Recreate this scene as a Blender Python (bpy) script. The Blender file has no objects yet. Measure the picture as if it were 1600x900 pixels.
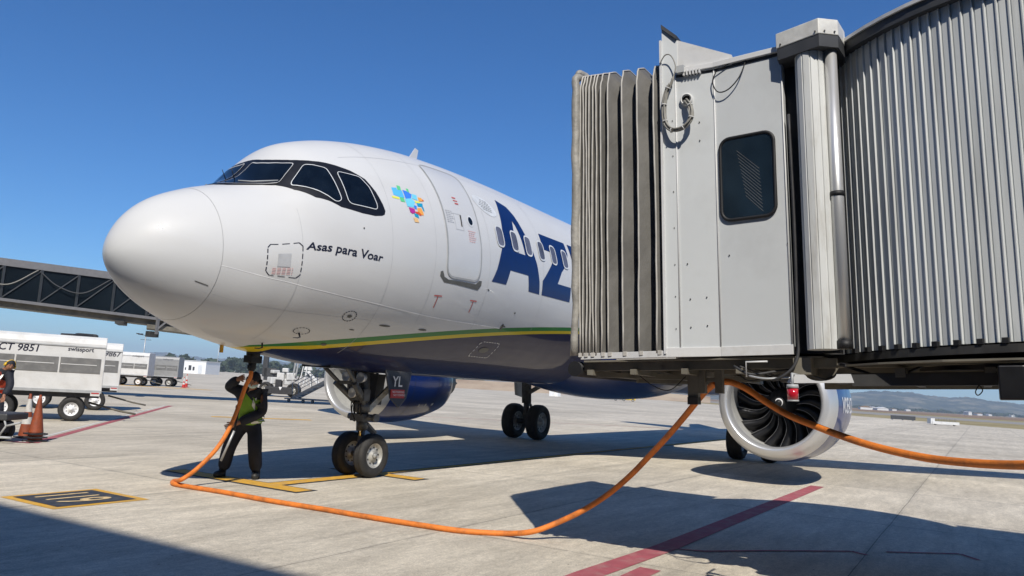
import bpy, bmesh, math, random
import numpy as np
from mathutils import Vector, Matrix, Quaternion
from mathutils.geometry import tessellate_polygon
random.seed(7)
PI = math.pi
C = bpy.context.scene.collection
S = bpy.context.scene

# ------------------------------------------------------------------ camera
CAM = Vector((-5.787, -9.434, 1.715))
YAW, PITCH, ROLL, FPX = 0.54013, 0.12488, 0.058806, 1226.85
fw = Vector((math.cos(PITCH)*math.cos(YAW), math.cos(PITCH)*math.sin(YAW), math.sin(PITCH)))
rt = fw.cross(Vector((0, 0, 1))).normalized(); up = rt.cross(fw)
r2 = math.cos(ROLL)*rt + math.sin(ROLL)*up; u2 = -math.sin(ROLL)*rt + math.cos(ROLL)*up
cd = bpy.data.cameras.new('camera'); cam = bpy.data.objects.new('camera', cd); C.objects.link(cam)
cam.matrix_world = Matrix(((r2.x, u2.x, -fw.x, CAM.x), (r2.y, u2.y, -fw.y, CAM.y), (r2.z, u2.z, -fw.z, CAM.z), (0, 0, 0, 1)))
cd.sensor_width = 36; cd.lens = 36*FPX/1600; cd.clip_end = 20000; cd.clip_start = 0.05
S.camera = cam
# ------------------------------------------------------------------ world, sun, exposure
SUN = Vector((-0.80, -0.56, 1.0)).normalized()
w = bpy.data.worlds.new('World'); S.world = w; w.use_nodes = True
nt = w.node_tree; nt.nodes.clear()
sky = nt.nodes.new('ShaderNodeTexSky'); sky.sky_type = 'NISHITA'; sky.sun_disc = False
sky.sun_elevation = math.asin(SUN.z); sky.sun_rotation = math.atan2(SUN.x, SUN.y)
sky.air_density = 1.0; sky.dust_density = 0.2; sky.ozone_density = 4.5; sky.altitude = 700
hs = nt.nodes.new('ShaderNodeHueSaturation'); hs.inputs['Saturation'].default_value = 1.18
tn = nt.nodes.new('ShaderNodeMix'); tn.data_type = 'RGBA'; tn.blend_type = 'MULTIPLY'; tn.inputs[0].default_value = 1; tn.inputs[7].default_value = (.84, 1.20, 1.50, 1)
bg = nt.nodes.new('ShaderNodeBackground'); bg.inputs[1].default_value = 0.08
wo = nt.nodes.new('ShaderNodeOutputWorld')
nt.links.new(sky.outputs[0], hs.inputs['Color']); nt.links.new(hs.outputs[0], tn.inputs[6]); nt.links.new(tn.outputs[2], bg.inputs[0]); nt.links.new(bg.outputs[0], wo.inputs[0])
sl = bpy.data.lights.new('sun', 'SUN'); so = bpy.data.objects.new('sun', sl); C.objects.link(so)
sl.energy = 5.0; sl.angle = math.radians(0.53); sl.color = (1.0, 0.945, 0.86)
so.rotation_euler = (-SUN).to_track_quat('-Z', 'Y').to_euler(); so.location = (0, 0, 60)
vs = S.view_settings; vs.view_transform = 'Standard'; vs.look = 'None'; vs.gamma = 1; vs.exposure = 0.0
vs.use_curve_mapping = False

# local frame of the photographer's stand: lat metres to the right, dep metres ahead, z height
RH = Vector((math.sin(YAW), -math.cos(YAW), 0)); FH = Vector((math.cos(YAW), math.sin(YAW), 0))
def at(lat, dep, z=0.0): return Vector((CAM.x, CAM.y, 0)) + RH*lat + FH*dep + Vector((0, 0, z))
RZ = math.atan2(RH.y, RH.x)
def pt(px, py, dep):
    d = fw + r2*((px-800)/FPX) - u2*((py-450)/FPX); return CAM + d*(dep/d.dot(FH))
def gp(px, py):
    d = fw + r2*((px-800)/FPX) - u2*((py-450)/FPX); return CAM + d*(-CAM.z/d.z)

def farpos(px, dep, z=0):
    q = pt(px, 605-(800-px)*.0589, dep); return Vector((q.x, q.y, z))

# ------------------------------------------------------------------ materials
def mat(name, col, rough=0.6, metal=0.0, var=0.12, scale=6.0, bump=0.0, bscale=40.0, coat=0.0, dirt=None, dscale=1.5, damt=0.3,
        spec=0.5, emit=None, estr=0, stretch=(1, 1, 1), rvar=0.1):
    m = bpy.data.materials.new(name); m.use_nodes = True; n = m.node_tree.nodes; l = m.node_tree.links
    b = n['Principled BSDF']; b.inputs['Roughness'].default_value = rough; b.inputs['Metallic'].default_value = metal
    b.inputs['Coat Weight'].default_value = coat; b.inputs['Coat Roughness'].default_value = 0.06
    b.inputs['Specular IOR Level'].default_value = spec
    tc = n.new('ShaderNodeTexCoord'); mp = n.new('ShaderNodeMapping'); mp.inputs['Scale'].default_value = stretch
    l.new(tc.outputs['Object'], mp.inputs[0])
    nz = n.new('ShaderNodeTexNoise'); nz.inputs['Scale'].default_value = scale; nz.inputs['Detail'].default_value = 6
    l.new(mp.outputs[0], nz.inputs['Vector'])
    mr = n.new('ShaderNodeMapRange'); mr.inputs[1].default_value = 0.3; mr.inputs[2].default_value = 0.7
    mr.inputs[3].default_value = 1-var; mr.inputs[4].default_value = 1+var; l.new(nz.outputs[0], mr.inputs[0])
    mx = n.new('ShaderNodeMix'); mx.data_type = 'RGBA'; mx.blend_type = 'MULTIPLY'; mx.inputs[0].default_value = 1
    mx.inputs[6].default_value = (*col, 1); l.new(mr.outputs[0], mx.inputs[7]); out = mx.outputs[2]
    if dirt:
        n2 = n.new('ShaderNodeTexNoise'); n2.inputs['Scale'].default_value = dscale; n2.inputs['Detail'].default_value = 8
        n2.inputs['Roughness'].default_value = 0.65; l.new(mp.outputs[0], n2.inputs['Vector'])
        m2 = n.new('ShaderNodeMapRange'); m2.inputs[1].default_value = 0.48; m2.inputs[2].default_value = 0.75
        m2.inputs[4].default_value = damt; l.new(n2.outputs[0], m2.inputs[0])
        x2 = n.new('ShaderNodeMix'); x2.data_type = 'RGBA'; l.new(m2.outputs[0], x2.inputs[0]); l.new(out, x2.inputs[6])
        x2.inputs[7].default_value = (*dirt, 1); out = x2.outputs[2]
    l.new(out, b.inputs['Base Color'])
    rr = n.new('ShaderNodeMapRange'); rr.inputs[3].default_value = max(0.02, rough-rvar); rr.inputs[4].default_value = min(1, rough+rvar)
    l.new(nz.outputs[0], rr.inputs[0]); l.new(rr.outputs[0], b.inputs['Roughness'])
    if bump:
        nb = n.new('ShaderNodeTexNoise'); nb.inputs['Scale'].default_value = bscale; nb.inputs['Detail'].default_value = 4
        l.new(mp.outputs[0], nb.inputs['Vector'])
        bp = n.new('ShaderNodeBump'); bp.inputs['Strength'].default_value = bump; bp.inputs['Distance'].default_value = 0.02
        l.new(nb.outputs[0], bp.inputs['Height']); l.new(bp.outputs[0], b.inputs['Normal'])
    if emit:
        b.inputs['Emission Color'].default_value = (*emit, 1); b.inputs['Emission Strength'].default_value = estr
    return m
M = {}
M['white'] = mat('white_paint', (.60, .605, .60), .3, var=.03, scale=1.2, coat=.5, rvar=.05)
M['navy'] = mat('navy_paint', (.003, .018, .10), .32, var=.1, coat=.1, spec=.3, rvar=.05)
M['blue'] = mat('blue_cowl_paint', (.003, .022, .14), .3, var=.08, scale=2, spec=.3, coat=.5, rvar=.05)
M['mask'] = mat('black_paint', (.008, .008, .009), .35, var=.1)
M['glass'] = mat('cockpit_glass', (.004, .007, .012), .05, var=.6, scale=3, spec=.35, rvar=.02)
M['cabinglass'] = mat('cabin_window_pane', (.10, .105, .14), .2, var=.5, scale=2.5, spec=.5, rvar=.05)
M['seal'] = mat('grey_seal', (.36, .37, .37), .5)
M['silver'] = mat('bare_aluminium', (.62, .62, .61), .36, metal=.6, var=.02, scale=1.5, rvar=.03)
M['chrome'] = mat('chromed_steel', (.75, .75, .76), .12, metal=1, var=.04)
M['tyre'] = mat('tyre_rubber', (.022, .021, .02), .75, var=.25, scale=9, bump=.3, bscale=30, dirt=(.09, .08, .07), damt=.4, dscale=6)
M['rim'] = mat('wheel_rim_paint', (.50, .49, .45), .42, metal=.3, var=.15, scale=12, dirt=(.08, .07, .06), damt=.7, dscale=8)
M['gearpaint'] = mat('gear_steel_grey', (.13, .13, .125), .5, metal=.3, var=.25, scale=10, dirt=(.03, .028, .025), damt=.8, dscale=6)
M['dark'] = mat('dark_grime_metal', (.03, .03, .032), .6, var=.3, scale=10)
M['doorgrey'] = mat('gear_door_grey', (.030, .034, .05), .35, var=.1, coat=.4)
M['red'] = mat('red_placard', (.42, .03, .03), .5)
M['redmark'] = mat('red_marking', (.50, .10, .09), .5)
M['pinkmark'] = mat('faded_red_marking', (.72, .42, .40), .5)
M['greymark'] = mat('grey_marking', (.45, .46, .47), .5)
M['palemark'] = mat('pale_grey_marking', (.62, .64, .65), .4)
M['sill'] = mat('brown_grey_scuff_plate', (.10, .10, .09), .5)
M['blacktext'] = mat('black_lettering', (.010, .012, .03), .4)
M['whitetext'] = mat('white_lettering', (.75, .75, .75), .5)
M['seamwhite'] = mat('sealed_joint_white', (.85, .85, .84), .3)
M['fanblade'] = mat('fan_blade_carbon', (.006, .006, .007), .38, metal=.1, var=.1)
M['titan'] = mat('blade_titanium_edge', (.45, .45, .46), .3, metal=.9)
M['liner'] = mat('inlet_liner_grey', (.40, .40, .38), .55, var=.1, bump=.2, bscale=120)
M['orange'] = mat('orange_hose', (.74, .21, .028), .6, var=.10, scale=14, dirt=(.20, .075, .03), damt=.8, dscale=5, bump=.4, bscale=120)
M['black'] = mat('black_rubber', (.007, .007, .008), .6, var=.3)
M['yellow'] = mat('yellow_road_paint', (.66, .36, .035), .75, var=.15, scale=8, dirt=(.34, .29, .21), damt=.55, dscale=5)
M['blackroad'] = mat('black_road_paint', (.035, .038, .045), .7, var=.2, scale=8, dirt=(.22, .20, .17), damt=.35, dscale=7)
M['redroad'] = mat('red_road_paint', (.36, .085, .10), .78, var=.14, scale=6, dirt=(.42, .33, .28), damt=.45, dscale=4)
M['whiteroad'] = mat('white_road_paint', (.62, .61, .58), .78, var=.1, dirt=(.4, .36, .3), damt=.6, dscale=4)
M['cream'] = mat('number_paint', (.68, .50, .25), .7, var=.2, scale=12)
M['cab'] = mat('cab_grey_panel', (.63, .65, .645), .38, var=.035, scale=.8, metal=.15, dirt=(.42, .42, .41), damt=.5, dscale=.9, rvar=.06, bump=.12, bscale=1.6)
M['cabwhite'] = mat('cab_white_trim', (.62, .62, .61), .45, var=.08, dirt=(.35, .33, .28), damt=.5, dscale=6)
M['galv'] = mat('galvanised_cap', (.66, .65, .60), .5, var=.10, scale=16, metal=.1, dirt=(.45, .42, .36), damt=.5, dscale=9)
M['slat'] = mat('curtain_slat', (.60, .62, .61), .42, metal=.1, var=.05, scale=1.4, stretch=(6, 6, .4), dirt=(.24, .24, .22), damt=.5, dscale=1.6)
M['colwhite'] = mat('white_slat_roll', (.58, .59, .57), .45, var=.06, scale=2, dirt=(.25, .22, .17), damt=.55, dscale=3, stretch=(3, 3, .6))
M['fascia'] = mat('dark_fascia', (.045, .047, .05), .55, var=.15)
M['bellows'] = mat('bellows_canvas', (.125, .12, .11), .62, var=.25, scale=3.5, bump=.55, bscale=7, dirt=(.11, .105, .09), damt=.6, dscale=2.4, stretch=(1, 1, .7))
M['bellowedge'] = mat('bellows_edge', (.44, .42, .38), .6, var=.15, scale=10)
M['canvas'] = mat('crumpled_canvas_pad', (.30, .285, .25), .55, var=.22, scale=7, bump=.9, bscale=9)
M['under'] = mat('underframe_olive', (.17, .155, .12), .6, var=.3, scale=6, dirt=(.03, .028, .025), damt=.8, dscale=3)
M['underdark'] = mat('underframe_dark', (.035, .034, .032), .6, var=.3, scale=6)
M['cabglass'] = mat('cab_window_glass', (.010, .018, .026), .05, var=.5, scale=2.5, spec=.8, coat=1, rvar=.02)
M['lampred'] = mat('red_lamp_lens', (.45, .01, .02), .15, var=.2, scale=20, coat=1)
M['cable'] = mat('grey_cable', (.24, .23, .20), .5, var=.2, scale=20)
M['cartwhite'] = mat('cart_white_panel', (.64, .64, .62), .5, var=.06, dirt=(.36, .34, .30), damt=.55, dscale=3)
M['cartsilver'] = mat('cart_silver_panel', (.30, .30, .29), .5, metal=.2, var=.08)
M['curtain'] = mat('cart_curtain_grey', (.15, .15, .145), .6, var=.15, scale=5, dirt=(.30, .29, .27), damt=.4, dscale=4)
M['coneorange'] = mat('cone_orange', (.26, .055, .018), .6, var=.2, scale=15, dirt=(.12, .05, .03), damt=.7, dscale=8)
M['conewhite'] = mat('cone_white_band', (.60, .58, .54), .5, var=.12, dirt=(.3, .25, .2), damt=.5, dscale=10)
M['conered'] = mat('cone_red', (.50, .03, .02), .6, var=.2)
M['skin'] = mat('skin_tone', (.30, .14, .08), .55, var=.08)
M['navycloth'] = mat('dark_uniform_cloth', (.014, .016, .024), .8, var=.5, scale=7, bump=1.0, bscale=9)
M['hivis'] = mat('hivis_green_cloth', (.22, .40, .03), .75, var=.15, scale=14, bump=.5, bscale=16)
M['hivisorange'] = mat('hivis_orange_cloth', (.75, .09, .03), .75, var=.15, scale=14)
M['reflect'] = mat('reflective_band', (.75, .77, .72), .4, var=.1)
M['maskcloth'] = mat('face_mask_cloth', (.50, .62, .58), .8)
M['boot'] = mat('boot_leather', (.02, .02, .018), .5, var=.3)
M['earyellow'] = mat('ear_defender_yellow', (.75, .48, .02), .45)
M['concretewall'] = mat('terminal_wall', (.13, .125, .12), .7, var=.08)
M['winblue'] = mat('terminal_glass', (.03, .05, .07), .1, spec=.8)
M['tunnelglass'] = mat('tunnel_tinted_glass', (.007, .011, .015), .15, var=.35, scale=.35, spec=.6)
M['tunnelframe'] = mat('tunnel_frame_grey', (.045, .05, .055), .5, var=.2)
M['tunnelroof'] = mat('tunnel_roof_grey', (.15, .15, .155), .5, var=.1)
M['building'] = mat('white_building_wall', (.78, .78, .76), .6, var=.04)
M['steel'] = mat('galvanised_steel', (.42, .43, .43), .45, metal=.4, var=.12)
M['gsewhite'] = mat('service_vehicle_white', (.55, .55, .53), .5, var=.2, scale=3)
M['leaf'] = mat('far_foliage', (.035, .052, .025), .8, var=.5, scale=.3)
M['trunk'] = mat('bark', (.08, .06, .045), .9)

def paint_mat():
    """fuselage paint: white above, green and yellow cheat line, navy belly"""
    m = bpy.data.materials.new('fuselage_livery'); m.use_nodes = True; n = m.node_tree.nodes; l = m.node_tree.links
    b = n['Principled BSDF']
    tc = n.new('ShaderNodeTexCoord'); sp = n.new('ShaderNodeSeparateXYZ'); l.new(tc.outputs['Object'], sp.inputs[0])
    def mth(op, a, bb=None):
        k = n.new('ShaderNodeMath'); k.operation = op
        for i, v in enumerate((a, bb)):
            if v is None: continue
            if isinstance(v, (int, float)): k.inputs[i].default_value = v
            else: l.new(v, k.inputs[i])
        return k.outputs[0]
    x = mth('MINIMUM', sp.outputs[0], 13.0)
    a = mth('MULTIPLY', mth('SUBTRACT', x, 2.35), .1557)
    q = mth('MULTIPLY', mth('MULTIPLY', mth('SUBTRACT', x, 2.35), mth('SUBTRACT', x, 5.6)), -.00685)
    f = mth('ADD', mth('ADD', a, q), 2.14)
    d = mth('SUBTRACT', sp.outputs[2], f)                 # height above the top of the green line
    wid = mth('MINIMUM', mth('MULTIPLY', mth('SUBTRACT', sp.outputs[0], 1.6), .06), .078)
    noseg = mth('GREATER_THAN', sp.outputs[0], 2.08)
    g = mth('MULTIPLY', mth('LESS_THAN', d, 0.0), noseg)
    yv = mth('MULTIPLY', mth('LESS_THAN', mth('ADD', d, wid), 0.0), noseg)
    bl = mth('MULTIPLY', mth('LESS_THAN', mth('ADD', d, mth('MULTIPLY', wid, 1.8)), 0.0), mth('GREATER_THAN', sp.outputs[0], 2.42))
    def noise(s, det=6, st=(1, 1, 1)):
        mp = n.new('ShaderNodeMapping'); mp.inputs['Scale'].default_value = st; l.new(tc.outputs['Object'], mp.inputs[0])
        z = n.new('ShaderNodeTexNoise'); z.inputs['Scale'].default_value = s; z.inputs['Detail'].default_value = det
        l.new(mp.outputs[0], z.inputs['Vector']); return z.outputs[0]
    def mix(fac, A, B):
        k = n.new('ShaderNodeMix'); k.data_type = 'RGBA'
        for i, v in ((0, fac), (6, A), (7, B)):
            if isinstance(v, tuple): k.inputs[i].default_value = (*v, 1)
            elif isinstance(v, (int, float)): k.inputs[i].default_value = v
            else: l.new(v, k.inputs[i])
        return k.outputs[2]
    def mrng(v, a0, a1, b0, b1):
        k = n.new('ShaderNodeMapRange'); l.new(v, k.inputs[0])
        for i, t in enumerate((a0, a1, b0, b1)): k.inputs[i+1].default_value = t
        return k.outputs[0]
    grime = mrng(noise(1.1, 8, (.5, 1, 1.6)), .5, .8, 0, .28)
    white = mix(grime, (.60, .605, .60), (.47, .455, .43))
    c = mix(g, white, (.022, .18, .035)); c = mix(yv, c, (.60, .45, .012)); c = mix(bl, c, (.001, .005, .05))
    l.new(c, b.inputs['Base Color'])
    l.new(mrng(noise(3, 5), 0, 1, .36, .52), b.inputs['Roughness'])
    b.inputs['Specular IOR Level'].default_value = .2; b.inputs['Coat Weight'].default_value = .36; b.inputs['Coat Roughness'].default_value = .03
    bp = n.new('ShaderNodeBump'); bp.inputs['Strength'].default_value = .10; bp.inputs['Distance'].default_value = .03
    l.new(noise(1.6, 2), bp.inputs['Height']); l.new(bp.outputs[0], b.inputs['Coat Normal']); l.new(bp.outputs[0], b.inputs['Normal'])
    return m
M['livery'] = paint_mat()

def concrete_mat():
    m = bpy.data.materials.new('apron_concrete'); m.use_nodes = True; n = m.node_tree.nodes; l = m.node_tree.links
    b = n['Principled BSDF']; b.inputs['Roughness'].default_value = .82; b.inputs['Specular IOR Level'].default_value = .35
    tc = n.new('ShaderNodeTexCoord'); sp = n.new('ShaderNodeSeparateXYZ'); l.new(tc.outputs['Object'], sp.inputs[0])
    def mth(op, a, bb=None, cc=None):
        k = n.new('ShaderNodeMath'); k.operation = op
        for i, v in enumerate((a, bb, cc)):
            if v is None: continue
            if isinstance(v, (int, float)): k.inputs[i].default_value = v
            else: l.new(v, k.inputs[i])
        return k.outputs[0]
    def noise(s, det=6, st=(1, 1, 1), rough=.5):
        mp = n.new('ShaderNodeMapping'); mp.inputs['Scale'].default_value = st; l.new(tc.outputs['Object'], mp.inputs[0])
        z = n.new('ShaderNodeTexNoise'); z.inputs['Scale'].default_value = s; z.inputs['Detail'].default_value = det
        z.inputs['Roughness'].default_value = rough
        l.new(mp.outputs[0], z.inputs['Vector']); return z.outputs[0]
    def mrng(v, a0, a1, b0, b1):
        k = n.new('ShaderNodeMapRange'); l.new(v, k.inputs[0])
        for i, t in enumerate((a0, a1, b0, b1)): k.inputs[i+1].default_value = t
        return k.outputs[0]
    def mix(fac, A, B, bt='MIX'):
        k = n.new('ShaderNodeMix'); k.data_type = 'RGBA'; k.blend_type = bt
        for i, v in ((0, fac), (6, A), (7, B)):
            if isinstance(v, tuple): k.inputs[i].default_value = (*v, 1)
            elif isinstance(v, (int, float)): k.inputs[i].default_value = v
            else: l.new(v, k.inputs[i])
        return k.outputs[2]
    LY, LX = 4.22, 5.4
    wob = mrng(noise(.8, 3), 0, 1, -.02, .02)
    fy = mth('DIVIDE', mth('ADD', mth('ADD', sp.outputs[1], 8.25), wob), LY); fx = mth('DIVIDE', mth('SUBTRACT', sp.outputs[0], 2.1), LX)
    def joint(f, L, wd): return mth('LESS_THAN', mth('ABSOLUTE', mth('SUBTRACT', f, mth('ROUND', f))), wd/L)
    wn = n.new('ShaderNodeTexWhiteNoise'); wn.noise_dimensions = '2D'; cb = n.new('ShaderNodeCombineXYZ')
    l.new(mth('FLOOR', fx), cb.inputs[0]); l.new(mth('FLOOR', fy), cb.inputs[1]); l.new(cb.outputs[0], wn.inputs[0])
    c = mix(mrng(noise(.22, 8, (1, .6, 1), .6), .3, .7, 0, 1), (.495, .440, .345), (.655, .590, .475))
    c = mix(1, c, mrng(wn.outputs[0], 0, 1, .90, 1.09), 'MULTIPLY')
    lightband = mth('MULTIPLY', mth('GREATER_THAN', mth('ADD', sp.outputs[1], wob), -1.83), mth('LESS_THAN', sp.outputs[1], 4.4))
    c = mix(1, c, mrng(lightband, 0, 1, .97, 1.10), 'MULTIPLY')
    c = mix(1, c, mrng(noise(2.2, 9, (.35, 1.3, 1), .75), .3, .7, .74, 1.22), 'MULTIPLY')      # broom streaks
    c = mix(1, c, mrng(noise(.9, 8, (.10, 1.3, 1), .7), .3, .75, .86, 1.12), 'MULTIPLY')
    c = mix(1, c, mrng(noise(14, 8, (.7, 1, 1), .8), .3, .7, .72, 1.24), 'MULTIPLY')
    c = mix(1, c, mrng(noise(55, 5, (1, 1, 1), .8), .3, .7, .62, 1.30), 'MULTIPLY')            # aggregate
    c = mix(mrng(noise(1.3, 8, (1, 1, 1), .75), .64, .76, 0, .35), c, (.17, .155, .13))          # oil and tyre marks
    c = mix(mrng(noise(.45, 8, (.07, 2.2, 1), .8), .57, .72, 0, .55), c, (.17, .155, .135))        # tyre streaks
    vr = n.new('ShaderNodeTexVoronoi'); vr.inputs['Scale'].default_value = 3.4; l.new(tc.outputs['Object'], vr.inputs['Vector'])
    c = mix(mth('MULTIPLY', mth('LESS_THAN', vr.outputs['Distance'], .035), .8), c, (.05, .045, .04))
    jt = mth('MAXIMUM', joint(fy, LY, .007), joint(fx, LX, .007))
    jw = mth('MAXIMUM', joint(fy, LY, .05), joint(fx, LX, .05))
    c = mix(mth('MULTIPLY', jw, mrng(noise(2.2, 4), .35, .65, 0, .30)), c, (.20, .185, .16))
    c = mix(mth('MULTIPLY', jt, .6), c, (.07, .065, .055))
    l.new(c, b.inputs['Base Color'])
    bp = n.new('ShaderNodeBump'); bp.inputs['Strength'].default_value = .5; bp.inputs['Distance'].default_value = .012
    l.new(noise(60, 5, (1, 1, 1), .7), bp.inputs['Height']); l.new(bp.outputs[0], b.inputs['Normal'])
    return m
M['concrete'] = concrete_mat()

def land_mat(name, cols, scale=.02, st=(1, 1, 1)):
    m = bpy.data.materials.new(name); m.use_nodes = True; n = m.node_tree.nodes; l = m.node_tree.links
    b = n['Principled BSDF']; b.inputs['Roughness'].default_value = .95; b.inputs['Specular IOR Level'].default_value = .1
    tc = n.new('ShaderNodeTexCoord'); mp = n.new('ShaderNodeMapping'); mp.inputs['Scale'].default_value = st; l.new(tc.outputs['Object'], mp.inputs[0])
    z = n.new('ShaderNodeTexNoise'); z.inputs['Scale'].default_value = scale; z.inputs['Detail'].default_value = 10; z.inputs['Roughness'].default_value = .7
    l.new(mp.outputs[0], z.inputs['Vector'])
    cr = n.new('ShaderNodeValToRGB'); l.new(z.outputs[0], cr.inputs[0]); e = cr.color_ramp.elements
    while len(e) < len(cols): e.new(.5)
    for i, (p, c) in enumerate(cols): e[i].position = p; e[i].color = (*c, 1)
    l.new(cr.outputs[0], b.inputs['Base Color']); return m
M['grass'] = land_mat('dry_grass', [(.3, (.20, .16, .075)), (.5, (.30, .25, .13)), (.7, (.36, .30, .17))], .05, (1, 3, 1))
M['soil'] = land_mat('red_soil', [(.3, (.19, .12, .075)), (.55, (.26, .18, .115)), (.75, (.30, .24, .15))], .03)
M['taxi'] = land_mat('taxiway_asphalt', [(.3, (.24, .23, .21)), (.7, (.33, .31, .28))], .05)
M['bank'] = land_mat('dry_earth_bank', [(.35, (.30, .22, .155)), (.5, (.40, .31, .22)), (.65, (.46, .37, .26))], .05)
M['hill'] = land_mat('wooded_hill', [(.40, (.022, .032, .018)), (.50, (.05, .058, .034)), (.56, (.14, .13, .08)), (.66, (.24, .20, .14))], .012)

# ------------------------------------------------------------------ mesh helpers
class MB:
    def __init__(s): s.v = []; s.f = []; s.m = []; s.sm = []
    def add(s, vs_, fs, mi=0, smooth=False):
        o = len(s.v); s.v += [tuple(v) for v in vs_]
        for f in fs: s.f.append([o+i for i in f]); s.m.append(mi); s.sm.append(smooth)
        return s
    def box(s, c, size, rz=0, mi=0, mtx=None):
        hx, hy, hz = size[0]/2, size[1]/2, size[2]/2
        P = [Vector((x, y, z)) for x in (-hx, hx) for y in (-hy, hy) for z in (-hz, hz)]
        R = mtx if mtx else Matrix.Rotation(rz, 3, 'Z')
        P = [R @ q + Vector(c) for q in P]
        return s.add(P, [(0, 1, 3, 2), (4, 6, 7, 5), (0, 4, 5, 1), (2, 3, 7, 6), (0, 2, 6, 4), (1, 5, 7, 3)], mi)
    def beam(s, a, b, w_, h_, mi=0, upv=(0, 0, 1)):
        a = Vector(a); b = Vector(b); d = (b-a).normalized(); u = Vector(upv)
        if abs(d.dot(u)) > .98: u = Vector((1, 0, 0))
        sd = d.cross(u).normalized(); u = sd.cross(d)
        P = [q + sd*i*w_/2 + u*j*h_/2 for q in (a, b) for i, j in ((-1, -1), (1, -1), (1, 1), (-1, 1))]
        return s.add(P, [(0, 1, 2, 3), (7, 6, 5, 4), (0, 4, 5, 1), (1, 5, 6, 2), (2, 6, 7, 3), (3, 7, 4, 0)], mi)
    def cyl(s, a, b, r0, r1=None, n=16, mi=0, cap=True):
        r1 = r0 if r1 is None else r1; a = Vector(a); b = Vector(b); d = (b-a).normalized()
        u = d.orthogonal().normalized(); v = d.cross(u)
        P = [q + (u*math.cos(2*PI*k/n)+v*math.sin(2*PI*k/n))*r for q, r in ((a, r0), (b, r1)) for k in range(n)]
        s.add(P, [(k, (k+1) % n, n+(k+1) % n, n+k) for k in range(n)], mi, True)
        if cap: s.add(P, [tuple(range(n))[::-1], tuple(range(n, 2*n))], mi)
        return s
    def tube(s, pts, r, n=10, mi=0, cap=True, closed=False):
        pts = [Vector(p) for p in pts]; N = len(pts); rr = r if isinstance(r, (list, tuple)) else [r]*N
        pu = None; P = []
        for i, p in enumerate(pts):
            d = (pts[(i+1) % N if closed else min(i+1, N-1)] - pts[(i-1) if (closed or i) else 0]).normalized()
            if pu is None: pu = d.orthogonal().normalized()
            u = (pu - d*pu.dot(d)).normalized(); v = d.cross(u); pu = u
            P += [p + (u*math.cos(2*PI*k/n)+v*math.sin(2*PI*k/n))*rr[i] for k in range(n)]
        F = [(i*n+k, i*n+(k+1) % n, ((i+1) % N)*n+(k+1) % n, ((i+1) % N)*n+k) for i in range(N if closed else N-1) for k in range(n)]
        s.add(P, F, mi, True)
        if cap and not closed: s.add(P, [tuple(range(n))[::-1], tuple(range((N-1)*n, N*n))], mi)
        return s
    def lathe(s, prof_, o, axis, n=32, mi=0, smooth=True):
        """prof_: list of (distance along the axis, radius)"""
        o = Vector(o); d = Vector(axis).normalized(); u = d.orthogonal().normalized(); v = d.cross(u)
        P = [o + d*a + (u*math.cos(2*PI*k/n)+v*math.sin(2*PI*k/n))*max(r, 1e-4) for a, r in prof_ for k in range(n)]
        F = [(i*n+k, i*n+(k+1) % n, (i+1)*n+(k+1) % n, (i+1)*n+k) for i in range(len(prof_)-1) for k in range(n)]
        return s.add(P, F, mi, smooth)
    def prism(s, poly, z0, z1, mi=0):
        n = len(poly); P = [(x, y, z0) for x, y in poly]+[(x, y, z1) for x, y in poly]
        return s.add(P, [tuple(range(n))[::-1], tuple(range(n, 2*n))]+[(k, (k+1) % n, n+(k+1) % n, n+k) for k in range(n)], mi)
    def extr(s, poly3, off, mi=0):
        n = len(poly3); o = Vector(off); P = [Vector(q) for q in poly3]+[Vector(q)+o for q in poly3]
        return s.add(P, [tuple(range(n))[::-1], tuple(range(n, 2*n))]+[(k, (k+1) % n, n+(k+1) % n, n+k) for k in range(n)], mi)
    def build(s, name, mats, parent=None, bevel=0, loc=None, fix=True):
        me = bpy.data.meshes.new(name); me.from_pydata(s.v, [], s.f)
        for mm in (mats if isinstance(mats, (list, tuple)) else [mats]): me.materials.append(M[mm] if isinstance(mm, str) else mm)
        for i, p in enumerate(me.polygons): p.material_index = s.m[i]; p.use_smooth = s.sm[i]
        if fix:
            b = bmesh.new(); b.from_mesh(me); bmesh.ops.remove_doubles(b, verts=b.verts, dist=1e-5)
            bmesh.ops.recalc_face_normals(b, faces=b.faces); b.to_mesh(me); b.free()
        me.update()
        o = bpy.data.objects.new(name, me); C.objects.link(o)
        if parent: o.parent = parent; o.matrix_parent_inverse = Matrix.Identity(4)
        if loc: o.location = loc
        if bevel:
            md = o.modifiers.new('bevel', 'BEVEL'); md.width = bevel; md.segments = 2; md.limit_method = 'ANGLE'
        return o
def tag(o, label=None, cat=None, group=None, kind=None):
    if label: o['label'] = label
    if cat: o['category'] = cat
    if group: o['group'] = group
    if kind: o['kind'] = kind
    return o
def thing(name, label, cat, loc=(0, 0, 0), rz=0, group=None):
    o = bpy.data.objects.new(name, None); C.objects.link(o); o.location = loc; o.rotation_euler = (0, 0, rz); o.empty_display_size = .2
    return tag(o, label, cat, group)
def copy_tree(o, parent=None):
    c = o.copy(); C.objects.link(c); c.parent = parent
    for ch in list(o.children): copy_tree(ch, c)
    return c
def catmull(pts, k=8):
    P = [Vector(p) for p in pts]; P = [2*P[0]-P[1]]+P+[2*P[-1]-P[-2]]; out = []
    for i in range(1, len(P)-2):
        for j in range(k):
            t = j/k; a, b, c, d = P[i-1:i+3]
            out.append(.5*((2*b)+(-a+c)*t+(2*a-5*b+4*c-d)*t*t+(-a+3*b-3*c+d)*t**3))
    return out+[P[-2]]

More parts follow.
